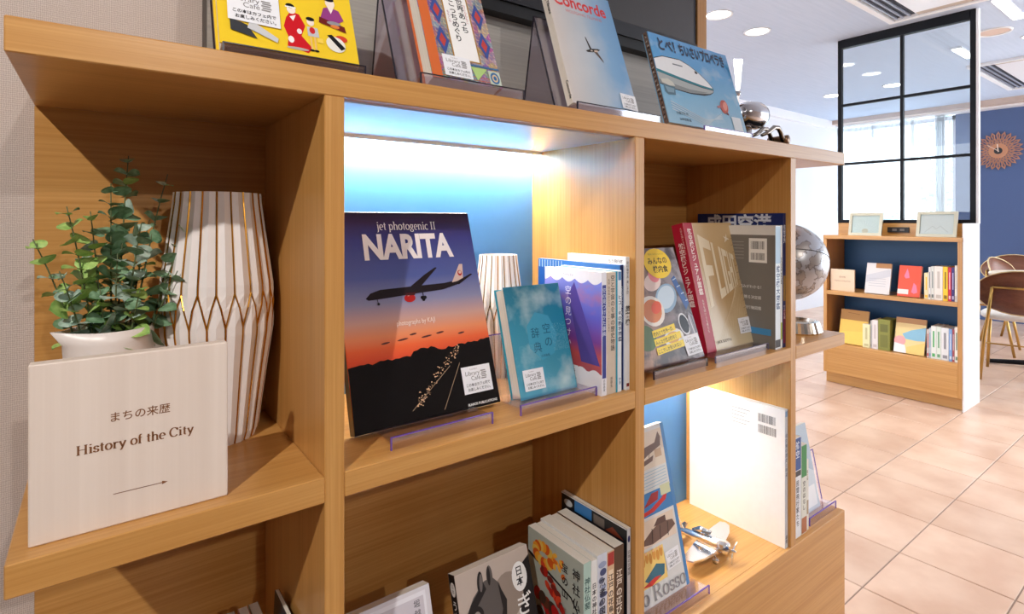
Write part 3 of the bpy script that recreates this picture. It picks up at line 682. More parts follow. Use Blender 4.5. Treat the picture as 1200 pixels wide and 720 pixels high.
sticker(bk, (.138, 0, .026), scale=.98, **FR)
p = Print((0, .032, 0), (0, -1, 0), (0, 0, 1), .3); p.vtext('航空機ビジュアル図鑑', .016, .25, .0145, (246, 230, 224), 1.02, .02); p.vtext('大空を翔ける名機たち', .024, .285, .006, (240, 210, 204)); p.build('spine_print', bk)
stand(1.038, 1.250, ZM, .015, .673, .751, LF, .17, 'pale grey acrylic stand under the tan red-spined book', thin_glass('grey_acrylic', (232, 230, 240), .25, .12), plain((120, 116, 140), .2, noise=0))

bk = row_book(1.259, .662, ZM, .0245, .21, .288, 'grey aviation book with two barcodes on its back cover', (122, 118, 112), (228, 238, 246))
p = leftp(.21); p.rect(0, .266, .21, .288, (226, 224, 218)); p.rect(.145, .20, .19, .258, (238, 236, 230))
def barcode(q, u, v, w2, h2, seed, col=(40, 38, 38)):
    rr = _r.Random(seed); a = u; VV = []; FF = []
    while a < u + w2:
        s2 = rr.choice((.0006, .0009, .0014)); o2 = len(VV); VV += [(a, v), (a + s2, v), (a + s2, v + h2), (a, v + h2)]; FF.append((o2, o2 + 1, o2 + 2, o2 + 3)); a += s2 + rr.choice((.0007, .001, .0015))
    q.raw(VV, FF, col)
barcode(p, .150, .232, .034, .019, 1); barcode(p, .150, .206, .034, .017, 2)
for i, tx in enumerate(('仕組みがわかる！', '本格派に贈る決定版', '美しい飛行機図鑑')): p.text(tx, .176, .138 - i * .025, .0088, (232, 230, 226), 'r')
for i in range(6): p.rect(.09, .248 - i * .008, .132, .2492 - i * .008, (166, 162, 156))
p.rect(.145, .03, .2, .045, (70, 140, 190)); p.build('cover_print', bk)
p = spinep(); p.rect(.001, .2, .0235, .286, (176, 208, 232)); p.vtext('航空機大図鑑', .0125, .195, .0165, (40, 80, 130), 1.05, .015); p.rect(.001, .004, .0235, .022, (30, 30, 36)); p.build('spine_print', bk)
bk = row_book(1.2842, .663, ZM, .0095, .212, .289, 'slim white magazine between the grey book and the navy book', (236, 236, 232), (230, 230, 226))
p = spinep(); p.text('AIRLINE SEASONS', .007, .15, .008, (30, 34, 50), rot=PI / 2, bold=.015); p.rect(.001, .02, .0085, .06, (170, 180, 60)); p.build('spine_print', bk)
bk = row_book(1.2942, .662, ZM, .0128, .232, .318, 'tall navy airport guide at the back of the right upper bay', (24, 44, 104), (22, 40, 96))
p = leftp(.232); p.text('成田空港', .116, .278, .044, (214, 220, 232), 'c', bold=.03); p.text('NARITA AIRPORT', .205, .308, .006, (190, 200, 220), 'r'); p.build('cover_print', bk)
p = spinep(); p.vtext('成田空港', .0064, .29, .0105, (230, 234, 244), 1.05, .015); p.rect(.001, .11, .0118, .17, (150, 120, 70)); p.rect(.001, .01, .0118, .09, (120, 40, 70)); p.vtext('空の玄関', .0064, .1, .008, (240, 230, 236)); p.build('spine_print', bk)

# ---------------- top shelf, left to right
Y_ = (244, 206, 46)
LA = math.radians(21)
bk = face_book(.1085, .690, ZT + .0195, .162, .225, .024, LA, 'yellow picture book with small cut-out figures, at the left of the top shelf', Y_, (250, 246, 236), Y_, spine_side='r')
p = front(.3)
# dancer in red kimono
p.poly([(.074, .012), (.098, .006), (.104, .014), (.092, .030), (.098, .046), (.092, .062), (.082, .064), (.076, .054), (.072, .040), (.076, .026)], (206, 26, 38)); p.ell(.083, .0665, .0052, .006, (246, 234, 222)); p.ell(.082, .0725, .0052, .0035, (22, 20, 22)); p.rect(.076, .0695, .089, .0715, (246, 244, 240)); p.poly([(.08, .056), (.084, .05), (.088, .06)], (250, 240, 236)); p.ell(.079, .022, .0035, .005, (246, 240, 238)); p.ell(.086, .010, .013, .002, (186, 176, 168)); p.ell(.09, .036, .003, .004, (246, 230, 230))
# child with bag
p.poly([(.1, .046), (.113, .046), (.114, .032), (.1, .032)], (196, 196, 200)); p.ell(.106, .041, .0035, .005, (206, 40, 44)); p.ell(.105, .0535, .0046, .0058, (246, 228, 214)); p.ell(.105, .058, .0052, .003, (24, 22, 22)); p.rect(.102, .012, .1042, .032, (240, 196, 120)); p.rect(.107, .012, .1092, .032, (240, 196, 120)); p.ell(.103, .011, .003, .0016, (24, 22, 24)); p.ell(.1085, .011, .003, .0016, (24, 22, 24)); p.rect(.111, .024, .118, .031, (250, 214, 90))
# craftsman in purple
p.poly([(.118, .062), (.124, .080), (.132, .084), (.144, .080), (.149, .066), (.141, .060), (.126, .060)], (150, 62, 132)); p.poly([(.129, .084), (.133, .073), (.138, .084)], (246, 232, 222)); p.ell(.1335, .0895, .0062, .0075, (246, 230, 216)); p.ell(.1325, .0955, .0068, .0035, (24, 22, 24)); p.poly([(.116, .056), (.150, .047), (.149, .056), (.117, .065)], (112, 34, 30)); p.ell(.135, .0585, .009, .003, (150, 150, 156)); p.ell(.136, .0535, .006, .0028, (226, 130, 60))
# rice ball with seaweed and red pickle
p.ell(.142, .036, .008, .005, (214, 70, 44)); p.ell(.134, .026, .0125, .0115, (236, 232, 222), -.5); p.poly([(.124, .038), (.130, .040), (.146, .022), (.140, .018)], (28, 28, 30))
p.poly([(.062, .108), (.092, .096), (.1, .100), (.098, .118), (.07, .118)], (46, 104, 62)); p.poly([(.076, .104), (.09, .099), (.09, .112), (.078, .114)], (110, 160, 90)); p.ell(.034, .092, .013, .008, (206, 130, 82)); p.ell(.026, .091, .005, .006, (190, 110, 70)); p.ell(.05, .0925, .005, .0018, (150, 96, 60))
p.poly([(.012, .02), (.04, .013), (.03, .03), (.012, .036)], (60, 62, 66)); p.poly([(.03, .026), (.062, .012), (.064, .018), (.034, .038)], (206, 206, 208))
p.text('日本', .08, .17, .04, (200, 30, 40), 'c', bold=.03); p.build('cover_print', bk); sticker(bk, (.010, 0, .034), scale=1.2, rot=-.02, **FR)
stand(.1076, .268, ZT, .0135, .664, .716, LA, .13, 'low smoky stand under the yellow picture book', SMOKE, DARKEDGE)

orn, nt, b = newmat('ornate_pattern_cover')
tc = N(nt, 'ShaderNodeTexCoord'); vo = N(nt, 'ShaderNodeTexVoronoi'); vo.inputs['Scale'].default_value = 62; mg = N(nt, 'ShaderNodeTexMagic', turbulence_depth=4); mg.inputs['Scale'].default_value = 70; mg.inputs['Distortion'].default_value = 2
nt.links.new(tc.outputs['Object'], vo.inputs['Vector']); nt.links.new(tc.outputs['Object'], mg.inputs['Vector'])
cr = N(nt, 'ShaderNodeValToRGB'); els = cr.color_ramp.elements; els[0].color = lin((52, 74, 132)); els[1].color = lin((206, 164, 120)); els[1].position = .8
for p_, c_ in ((.3, (104, 70, 128)), (.45, (178, 74, 66)), (.6, (70, 108, 140))): e_ = els.new(p_); e_.color = lin(c_)
nt.links.new(mg.outputs['Fac'], cr.inputs[0]); mx = N(nt, 'ShaderNodeMix', data_type='RGBA', blend_type='MIX'); mx.inputs[0].default_value = .25
nt.links.new(cr.outputs[0], mx.inputs[6]); nt.links.new(vo.outputs['Color'], mx.inputs[7]); nt.links.new(mx.outputs[2], b.inputs['Base Color']); b.inputs['Roughness'].default_value = .35
LB = math.radians(21.5); ORG = (214, 108, 56)
bk = face_book(.383, .700, ZT + .026, .123, .19, .030, LB, 'hardcover with an ornate red and blue pattern, second on the top shelf', orn, (176, 78, 46), ORG, spine_side='r')
p = front(.3); p.rect(0, 0, .017, .19, ORG); p.rect(.043, .038, .092, .19, (170, 128, 62)); p.rect(.0455, .0405, .0895, .19, (244, 242, 240))
for s_ in (.006, .012): p.rect(.017, s_, .123, s_ + .0012, (186, 96, 66))
p.vtext('世界あっち', .076, .158, .0135, INK, .98, .015); p.vtext('こっちめぐり', .0605, .152, .0135, INK, .98, .015); p.vtext('さくらももこ', .084, .148, .0058, (190, 60, 70)); p.vtext('ももこの', .051, .13, .0056, (150, 60, 110))
for u0, v0 in ((.03, .07), (.03, .125), (.106, .075), (.106, .13)):
    p.poly([(u0 - .011, v0), (u0, v0 - .026), (u0 + .011, v0), (u0, v0 + .026)], (66, 84, 150)); p.poly([(u0 - .006, v0), (u0, v0 - .013), (u0 + .006, v0), (u0, v0 + .013)], (190, 70, 66))
p.poly([(.07, .030), (.1, .030), (.078, .006)], (176, 206, 128)); p.rect(.068, .031, .123, .0345, (70, 110, 150)); p.rect(.101, .003, .122, .028, (196, 206, 190)); p.ell(.1115, .0155, .0085, .0105, (60, 110, 160)); p.ell(.1115, .0155, .0055, .007, (216, 190, 150)); p.ell(.1115, .0155, .003, .004, (60, 110, 160)); p.build('cover_print', bk)
sticker(bk, (.021, 0, .006), scale=1.0, rot=-.02, **FR)
stand(.345, .520, ZT, .0185, .664, .733, LB, .185, 'tall clear stand with dark edges under the ornate hardcover', ACRYL, DARKEDGE, leg=True)

LC = math.radians(18.5); W_, H_ = .171, .255
sky2 = gradient('hazy_sky_cover', 'X', 0, .171, [(0, (206, 196, 190)), (.45, (176, 188, 200)), (.75, (126, 168, 206)), (1, (112, 158, 202))], .3, noise=.5, nscale=9, ncol=(206, 206, 208))
bk = face_book(.6556, .700, ZT + .0235, W_, H_, .016, LC, 'pale blue sky paperback with red title and a tiny jet, third on the top shelf', sky2, (226, 218, 206), (200, 200, 200), hard=False)
p = front(.3); p.text('Concorde', .082, .2075, .037, (214, 58, 56), 'c', xs=.90, bold=.025); p.text('WOLFGANG TILLMANS', .086, .194, .0098, (206, 110, 108), 'c', xs=.92)
dk = (44, 38, 34); p.poly([(.066, .117), (.083, .124), (.1, .127), (.107, .126), (.1, .122), (.084, .1165), (.07, .1145)], dk); p.poly([(.083, .124), (.0745, .148), (.0725, .1465), (.078, .122)], dk); p.poly([(.088, .118), (.108, .098), (.107, .103), (.096, .121)], (96, 78, 66)); p.ell(.094, .121, .006, .0022, (206, 186, 170), .2); p.ell(.082, .1195, .003, .0016, (200, 190, 180))
p.build('cover_print', bk); sticker(bk, (.127, 0, .006), scale=.86, rot=-.06, **FR)
p = Print((0, .016, 0), (0, -1, 0), (0, 0, 1), .3); p.text('Concorde', .0105, .045, .0085, INK, rot=-PI / 2, bold=.03); p.text('Wolfgang Tillmans', .0105, .245, .0085, INK, rot=-PI / 2, bold=.03); p.build('spine_print', bk)
stand(.632, .846, ZT, .0165, .664, .718, LC, .19, 'tall clear stand with dark edges under the pale blue paperback', ACRYL, DARKEDGE, leg=True)

LP_ = math.radians(16); W_, H_ = .288, .207
sky3 = gradient('bright_sky_cover', 'Z', 0, .207, [(0, (150, 190, 214)), (.35, (120, 180, 216)), (.7, (84, 164, 220)), (1, (84, 160, 222))], .14, noise=.55, nscale=12, ncol=(226, 234, 232), stretch=(1, 1, 1.6), lo=.55, hi=.8, coat=.7)
bk = face_book(.9195, .700, ZT + .0175, W_, H_, .015, LP_, 'wide blue picture book with a white airliner nose, right end of the top shelf', sky3, (120, 96, 84), (130, 180, 214))
p = front(.15); gr = (62, 66, 84)
p.poly([(0, .146), (.03, .1555), (.09, .158), (.12, .150), (.15, .137), (.180, .118), (.192, .106), (.194, .100), (.190, .093), (.176, .086), (.15, .080), (.10, .077), (.04, .080), (0, .086)], (56, 60, 66))
p.poly([(0, .144), (.03, .1535), (.09, .156), (.12, .148), (.15, .135), (.178, .117), (.19, .106), (.192, .100), (.15, .101), (.08, .107), (0, .116)], (240, 242, 244))
p.poly([(0, .114), (.08, .105), (.15, .099), (.192, .0985), (.188, .093), (.174, .088), (.14, .083), (.10, .0795), (.04, .082), (0, .088)], (176, 182, 182)); p.poly([(0, .097), (.10, .088), (.17, .09), (.14, .083), (.10, .0795), (.04, .082), (0, .088)], (140, 146, 146))
p.poly([(0, .121), (.08, .112), (.15, .1055), (.1915, .1035), (.1915, .0995), (.15, .1005), (.08, .106), (0, .114)], (58, 132, 146)); p.poly([(.136, .139), (.146, .135), (.144, .1315), (.136, .1325)], (40, 44, 50)); p.rect(.06, .140, .094, .143, (120, 126, 136))
p.poly([(.005, .098), (.03, .102), (.044, .096), (.05, .088), (.03, .086), (.008, .09)], (206, 206, 196)); p.poly([(.010, .087), (.048, .085), (.044, .066), (.020, .064), (.010, .07)], (96, 124, 140)); p.poly([(.014, .083), (.044, .081), (.04, .071), (.02, .07)], (130, 160, 176))
for k in range(4): p.line((.02, .05 - k * .006), (.13, .020 - k * .004), .002, (196, 214, 224)); p.line((.13, .020 - k * .004), (.20, .03 + k * .004), .002, (196, 214, 224))
p.ell(.218, .062, .015, .018, (196, 104, 92), -.5); p.ell(.222, .064, .008, .012, (226, 150, 134), -.5); p.line((.19, .058), (.206, .062), .006, (180, 120, 120)); p.ell(.224, .046, .006, .003, (120, 80, 80), -.4)
p.text('とべ！', .022, .1715, .033, gr, xs=.78, bold=.03); p.text('ちいさいプロペラき', .096, .1715, .033, gr, xs=.585, bold=.03); p.text('小風さち 作', .03, .022, .0075, INK); p.text('山本忠敬 絵', .036, .009, .0075, INK); p.rect(.236, .006, .272, .040, (226, 232, 236)); p.build('cover_print', bk)
p = Print((0, .015, 0), (0, -1, 0), (0, 0, 1), .3)
for i in range(40): p.poly([(.002 + R.uniform(0, .009), .004 + i * .005), (.004 + R.uniform(.002, .01), .004 + i * .005), (.006 + R.uniform(0, .006), .008 + i * .005)], (60, 50, 50) if i % 2 else (206, 196, 186))
p.build('spine_print', bk)
stand(.985, 1.165, ZT, .013, .664, .717, LP_, .10, 'clear stand under the wide blue picture book')

# ---------------- bottom shelf, left half bay
GRP = 'books on the bottom shelf seen from above'
for k, (dx, h, d, c, lab) in enumerate(((.138, .236, .14, (120, 110, 110), 'grey book low behind the left divider'), (.1525, .243, .13, (190, 120, 110), 'reddish book low behind the left divider'), (.167, .240, .135, (150, 170, 160), 'greenish book low behind the left divider'), (.188, .25, .13, (60, 60, 66), 'dark slanting book against the left divider'))):
    row_book(dx, .70, ZB, .012 if k < 3 else .006, d, h, lab, c, c, group=GRP, tilt=.05 if k == 3 else 0)
# ---------------- bottom shelf, second bay
LS = math.radians(17)
bk = face_book(.262, .705, ZB + .007, .150, .212, .020, LS, 'silver white book with rounded plastic cover, low in the second bay', (214, 212, 220), (206, 206, 212), hard=False)
p = front(.2); p.rect(.012, 0, .142, .206, (232, 232, 240)); p.rect(.016, .004, .138, .200, (206, 202, 212)); p.vtext('堀越二郎', .126, .197, .011, (40, 40, 48), 1.2); p.build('cover_print', bk)
stand(.280, .395, ZB, .015, .672, .727, LS, .1, 'clear stand under the silver white book', ACRYL, DARKEDGE)
bk = face_book(.4535, .6985, ZB + .007, .1465, .21, .021, LS, 'grey and black book with an ink-painted rabbit, low in the second bay', (188, 174, 164), (20, 18, 20), (120, 116, 112), hard=False)
p = front(.35); ink = (34, 31, 32); md = (92, 86, 84)
p.o = Vector((-.008, 0, .014))
p.poly([(.06, .135), (.10, .15), (.1545, .180), (.1545, -.012), (.118, -.012), (.12, .11)], ink)
p.ell(.103, .135, .03, .034, (150, 136, 126))
p.poly([(.012, .118), (.02, .134), (.036, .154), (.058, .170), (.075, .172), (.088, .158), (.094, .13), (.088, .108), (.07, .098), (.04, .096), (.016, .104)], md); p.poly([(.012, .118), (.03, .146), (.058, .169), (.062, .158), (.04, .138), (.024, .114)], ink); p.poly([(.085, .16), (.098, .13), (.092, .10), (.075, .09), (.088, .12)], ink)
p.ell(.0395, .128, .012, .013, ink, .4); p.ell(.039, .126, .0065, .0075, (150, 142, 136)); p.ell(.0385, .126, .003, .0036, ink); p.poly([(.01, .118), (.018, .122), (.02, .108), (.012, .106)], ink)
p.ell(.052, .171, .0056, .016, ink, -.12); p.ell(.0535, .170, .0032, .013, (112, 104, 102), -.12); p.ell(.071, .173, .006, .017, md, -.05); p.ell(.0695, .175, .0032, .014, ink, -.05)
p.o = Vector((0, 0, .006))
p.ell(.121, .162, .0155, .0225, (236, 236, 236)); p.vtext('日本', .121, .178, .0155, INK, 1.02, .015); p.vtext('ぎ', .124, .136, .034, (240, 240, 240), 1, .01); p.vtext('さ', .085, .104, .034, (240, 240, 240), 1, .01); p.build('cover_print', bk)
p = Print((0, .021, 0), (0, -1, 0), (0, 0, 1), .3); p.ell(.0105, .188, .0075, .0105, (226, 226, 226)); p.vtext('日本', .0105, .196, .007, INK); p.vtext('うさぎ', .0105, .172, .015, (230, 230, 230), 1.05, .02); p.build('spine_print', bk)
stand(.47, .59, ZB, .015, .670, .722, LS, .1, 'clear stand under the rabbit book', ACRYL, DARKEDGE)
sg = (176, 186, 178)
bk = row_book(.642, .661, ZB, .018, .147, .205, 'grey green shrine treasure book, first of the lower upright row', sg, (172, 200, 190), group=GRP)
p = leftp(.147); bl = (30, 30, 34)
p.poly([(0, .160), (.003, .162), (.118, .135), (.1335, .118), (.1335, 0), (.1305, 0), (.1305, .117), (.116, .132), (0, .157)], bl); p.rect(0, 0, .128, .10, (150, 160, 156))
for i in range(16):
    a = i / 16 * 2 * PI; p.ell(.045 + .022 * math.cos(a), .172 + .014 * math.sin(a), .010, .008, ((214, 96, 36), (236, 160, 50), (226, 190, 90))[i % 3], a)
for i in range(10): p.ell(.085 + R.gauss(0, .008), .172 + R.gauss(0, .008), .006, .004, ((226, 110, 40), (240, 180, 70))[i % 2], R.random() * 3)
for i in range(16): p.ell(.045 + i * .0035 + R.gauss(0, .004), .142 - i * .0022 + R.gauss(0, .007), .009, .006, ((176, 40, 34), (214, 70, 44), (120, 40, 36))[i % 3], R.random() * 3)
for i in range(18): p.ell(.06 + R.gauss(0, .018), .085 + R.gauss(0, .018), .012, .010, ((96, 54, 40), (150, 40, 36), (60, 44, 40), (176, 30, 34))[i % 4], R.random() * 3)
p.vtext('神社仏閣', .132, .190, .0195, INK, 1.28, .01); p.vtext('宝の山', .104, .186, .0165, INK, 1.32, .01); p.vtext('不思議', .104, .11, .008, (150, 90, 90)); p.build('cover_print', bk)
p = spinep(); p.vtext('神社仏閣 宝の山', .009, .18, .013, (40, 80, 80), 1.05, .01); p.build('spine_print', bk)
for (x0, x1, h, d, lc, scol, tx, tcol, lab) in ((.6602, .674, .203, .147, (230, 228, 222), (226, 226, 224), '日本の神社', (60, 60, 66), 'thin white book, second of the lower upright row'),
        (.6745, .698, .207, .150, (226, 226, 226), (206, 210, 222), '忍者の図鑑', (40, 44, 60), 'white book with blotted blue spine, third of the lower upright row'),
        (.6985, .716, .204, .15, (226, 196, 160), (214, 178, 140), '江戸の花鳥画', (60, 30, 24), 'peach coloured book, fourth of the lower upright row'),
        (.7165, .7405, .206, .15, (70, 48, 36), (86, 60, 40), '江戸の遊びうた', (236, 226, 210), 'dark brown book, fifth of the lower upright row')):
    bk = row_book(x0, .661, ZB, x1 - x0, d, h, lab, lc, scol, group=GRP)
    p = spinep(); wd = x1 - x0
    if 'blotted' in lab:
        for i in range(14): p.ell(wd / 2 + R.uniform(-.003, .003), .02 + i * .013, wd * R.uniform(.25, .42), R.uniform(.003, .007), ((70, 80, 120), (150, 160, 190), (110, 116, 140))[i % 3])
    if 'peach' in lab: p.rect(.001, .18, wd - .001, .202, (170, 50, 44)); p.rect(.003, .02, wd - .003, .172, (236, 214, 186))
    p.vtext(tx, wd / 2, .165, min(.015, wd * .75), tcol, 1.05, .02); p.build('spine_print', bk)
bk = row_book(.747, .660, ZB, .0105, .172, .229, 'tall black photo book against the divider, last of the lower upright row', (24, 26, 32), (206, 206, 210), group=GRP)
p = leftp(.172); p.ell(.02, .213, .012, .007, (200, 206, 210)); p.rect(.038, .205, .085, .226, (60, 130, 200)); p.rect(.09, .205, .118, .222, (120, 110, 104)); p.poly([(.12, .205), (.138, .218), (.165, .205)], (130, 60, 40)); p.rect(.0, .2265, .172, .229, (230, 230, 230)); p.build('cover_print', bk)
p = spinep(); p.ell(.0052, .21, .003, .006, (40, 50, 110)); p.vtext('日本の古地図', .0052, .19, .007, INK); p.build('spine_print', bk)

# ---------------- bottom shelf, lit third bay
LO = math.radians(12.5); W_, H_ = .232, .327
bk = face_book(.765, .708, ZB + .010, W_, H_, .016, LO, 'tall art book with brown and blue picture bands, leaning in the lower lit bay', (216, 216, 214), (206, 206, 206), (70, 130, 190), hard=False)
p = front(.25); p.rect(.222, 0, W_, H_, (74, 130, 186)); p.rect(0, .245, .222, .318, (222, 208, 190)); sep = (112, 84, 72)
p.poly([(.13, .27), (.16, .288), (.195, .292), (.21, .312), (.216, .30), (.212, .283), (.17, .272), (.14, .262)], sep); p.poly([(.10, .252), (.15, .262), (.185, .268), (.18, .258), (.12, .248)], sep); p.line((.15, .262), (.156, .276), .0016, sep); p.line((.17, .266), (.176, .28), .0016, sep); p.rect(.190, .262, .212, .278, (190, 160, 130))
for k in range(6): p.line((.12, .238 - k * .006), (.216, .240 - k * .006), .0012, (150, 186, 206))
p.rect(0, .158, .222, .202, (60, 124, 184)); p.poly([(.11, .166), (.15, .170), (.19, .183), (.215, .198), (.20, .176), (.16, .163), (.12, .160)], (196, 44, 40)); p.poly([(.13, .176), (.16, .198), (.182, .198), (.176, .182)], (160, 40, 40)); p.rect(.188, .186, .220, .206, (206, 210, 170))
p.rect(0, .104, .216, .152, (226, 206, 186)); p.poly([(.10, .112), (.14, .13), (.17, .140), (.21, .134), (.217, .122), (.19, .112), (.14, .106)], sep); p.poly([(.15, .136), (.165, .148), (.19, .148), (.19, .136)], (92, 66, 58))
for q in (.14, .165, .19): p.line((q, .108), (q + .004, .134), .0022, (60, 44, 40))
p.rect(0, .036, .168, .098, (240, 206, 120)); p.poly([(.10, .05), (.14, .07), (.165, .062), (.16, .045), (.12, .038)], (60, 110, 130)); p.poly([(.09, .04), (.13, .048), (.15, .046), (.12, .036)], (206, 60, 50))
for k in range(6): p.ell(.104 + k * .011, .084 + .004 * (k % 2), .005, .010, (214, 150, 70)); p.ell(.104 + k * .011, .096, .003, .003, (236, 190, 140))
p.serif('Porco Rosso', .222, .008, .0395, (150, 148, 150), 'r', xs=1.05, thick=.12, thin=.035); p.build('cover_print', bk); sticker(bk, (.171, 0, .046), scale=.92, rot=.05, **FR)
stand(.82, 1.0138, ZB, .018, .672, .728, LO, .2, 'clear stand under the tall art book in the lower lit bay')
bk = row_book(1.2935, .657, ZB, .0135, .262, .327, 'big white book with two barcodes, standing in the lower lit bay', (246, 244, 238), (206, 214, 222))
p = leftp(.262); barcode(p, .196, .283, .044, .020, 3, (70, 64, 60)); barcode(p, .196, .256, .044, .020, 4, (70, 64, 60))
for i in range(5): p.rect(.125, .300 - i * .009, .175 - .008 * (i % 3), .3012 - i * .009, (150, 146, 140))
p.build('cover_print', bk); p = spinep(); p.vtext('航空機の歴史と発達', .0068, .27, .010, (80, 100, 130), 1.15); p.rect(.002, .31, .0115, .323, (130, 170, 210)); p.vtext('図書', .0068, .03, .009, INK); p.build('spine_print', bk)
# ---------------- bottom shelf, open end bay
bk = row_book(1.3475, .662, ZB, .034, .15, .244, 'blue topped thick white book in the open end bay', (222, 228, 236), (230, 234, 240), group='books in the open end bay')
p = spinep(); p.rect(.001, .165, .033, .243, (44, 84, 150)); p.rect(.001, .15, .033, .163, (60, 60, 66)); p.vtext('航空', .017, .235, .020, (220, 230, 244), 1.1, .015); p.vtext('民間飛行家たち', .017, .14, .0155, (40, 44, 54), 1.05, .01); p.build('spine_print', bk)
bk = row_book(1.3832, .662, ZB, .028, .15, .219, 'green topped book in the open end bay', (214, 222, 214), (222, 224, 214), group='books in the open end bay')
p = spinep(); p.rect(.001, .14, .027, .218, (52, 140, 78)); p.rect(.001, .002, .027, .04, (176, 110, 74)); p.vtext('空のはなし', .014, .13, .014, (60, 60, 50), 1.05, .01); p.build('spine_print', bk)
bk = row_book(1.4125, .664, ZB, .012, .13, .176, 'short thin white book in the open end bay', (236, 234, 226), (230, 228, 220), group='books in the open end bay')
p = spinep(); p.vtext('星と旅', .006, .15, .008, (90, 80, 70), 1.1); p.rect(.001, .04, .011, .075, (170, 150, 120)); p.build('spine_print', bk)
LE = math.radians(11)
bk = face_book(1.428, .690, ZB + .010, .119, .215, .012, LE, 'pale blue grey book leaning at the open end of the bottom shelf', (206, 216, 226), (230, 232, 236), (220, 222, 226), hard=False)
p = front(.3); p.poly([(.03, .215), (.119, .215), (.119, .09), (.06, .12)], (176, 192, 208)); p.rect(.01, .01, .108, .06, (236, 238, 242)); p.build('cover_print', bk)
stand(1.440, 1.588, ZB, .020, .668, .704, LE, .13, 'clear stand at the right end of the bottom shelf')

# ================================================================== DECORATION ON THE NEAR BOOKCASE
# wooden sign
sg_ = empty('wooden_sign', (-.0517, .671, ZM))
bevbox('board', 0, 0, 0, .1652, .016, .168, wood('pale_wood', (238, 224, 212), (218, 200, 186), 'Z', rough=.55, scale=.16, contrast=.8), sg_, .0012)
p = Print((0, 0, 0), (1, 0, 0), (0, 0, 1), .7); BR_ = (128, 82, 48)
p.text('まちの来歴', .0855, .1035, .0104, BR_, 'c', bold=.008); p.serif('History of the City', .0835, .0765, .0127, BR_, 'c', xs=.96, thick=.14, thin=.05)
p.line((.0635, .0315), (.105, .0315), .0007, BR_); p.poly([(.1042, .0297), (.1092, .0315), (.1042, .0333)], BR_)
p.build('lettering', sg_, 'brown engraved lettering and arrow'); tag(sg_, 'square pale wooden sign with brown lettering, at the left end of the shelf', 'sign')

# white ceramic pitcher
pit = empty('pitcher', (.0126, .835, ZM))
prof = [(.030, .0), (.044, .002), (.047, .02), (.0475, .07), (.0455, .115), (.0440, .156), (.0445, .171)]
mb = MB(); n = 48
def rim_r(r, z, a):   # the spout pulls the rim outwards to the left
    k = max(0, (z - .133) / .038); d = math.exp(-((math.atan2(math.sin(a - PI * 1.16), math.cos(a - PI * 1.16))) / .32) ** 2)
    return r + k * k * .019 * d, z + k * k * .004 * d
rings = [(r, z, 0) for r, z in prof] + [(r - .0035, z, 1) for r, z in prof[::-1][:-2]] + [(.001, .004, 1)]
vs = []
for r, z, ins in rings:
    for k in range(n):
        a = 2 * PI * k / n; rr, zz = rim_r(r, z, a); vs.append((rr * math.cos(a), rr * math.sin(a), zz))
fs = [(i * n + k, i * n + (k + 1) % n, (i + 1) * n + (k + 1) % n, (i + 1) * n + k) for i in range(len(rings) - 1) for k in range(n)] + [tuple(range(n))[::-1]]
mb.add(vs, fs); link('body', mb.mesh('body', [plain((236, 226, 220), .35)], True), pit)
mb = MB(); mb.tube([(.043, .012, .140), (.066, .018, .135), (.074, .02, .105), (.066, .018, .065), (.044, .012, .05)], .0055, 8); link('handle', mb.mesh('handle', [plain((236, 226, 220), .35)], True), pit)
tag(pit, 'white ceramic pitcher holding the eucalyptus, behind the wooden sign', 'pitcher')

# eucalyptus sprigs
LEAF = []
for c0, c1 in (((78, 118, 78), (138, 172, 138)), ((122, 166, 80), (176, 206, 118)), ((134, 166, 148), (196, 214, 200))):
    m, nt, b = newmat('eucalyptus_leaf'); tc = N(nt, 'ShaderNodeTexCoord'); nz = N(nt, 'ShaderNodeTexNoise'); nz.inputs['Scale'].default_value = 90; nt.links.new(tc.outputs['Object'], nz.inputs['Vector'])
    cr = N(nt, 'ShaderNodeValToRGB'); cr.color_ramp.elements[0].position = .3; cr.color_ramp.elements[1].position = .75; cr.color_ramp.elements[0].color = lin(c0); cr.color_ramp.elements[1].color = lin(c1)
    nt.links.new(nz.outputs['Fac'], cr.inputs[0]); nt.links.new(cr.outputs[0], b.inputs['Base Color']); b.inputs['Roughness'].default_value = .5; LEAF.append(m)
def leaf_mesh(mat):
    mb = MB(); vs = []; L, W2 = .0265, .0135; n_ = 7
    for i in range(n_):
        t_ = i / (n_ - 1); x = L * t_; wd = W2 * math.sin(PI * min(1, t_ ** .85)) ** .55 if 0 < t_ < 1 else .0006
        zc = .0025 * math.sin(t_ * PI) - .004 * t_ * t_
        vs += [(x, -wd, zc + .0016), (x, 0, zc), (x, wd, zc + .0016)]
    fs = [(3 * i + a, 3 * i + 3 + a, 3 * i + 4 + a, 3 * i + 1 + a) for i in range(n_ - 1) for a in (0, 1)]
    mb.add(vs, fs); return mb.mesh('leaf', [mat], True)
LM_ = [leaf_mesh(m) for m in LEAF]
STEMM = plain((92, 104, 66), .6)
eu = empty('eucalyptus_bunch', (.0126, .835, ZM + .012))
R = _r.Random(21)
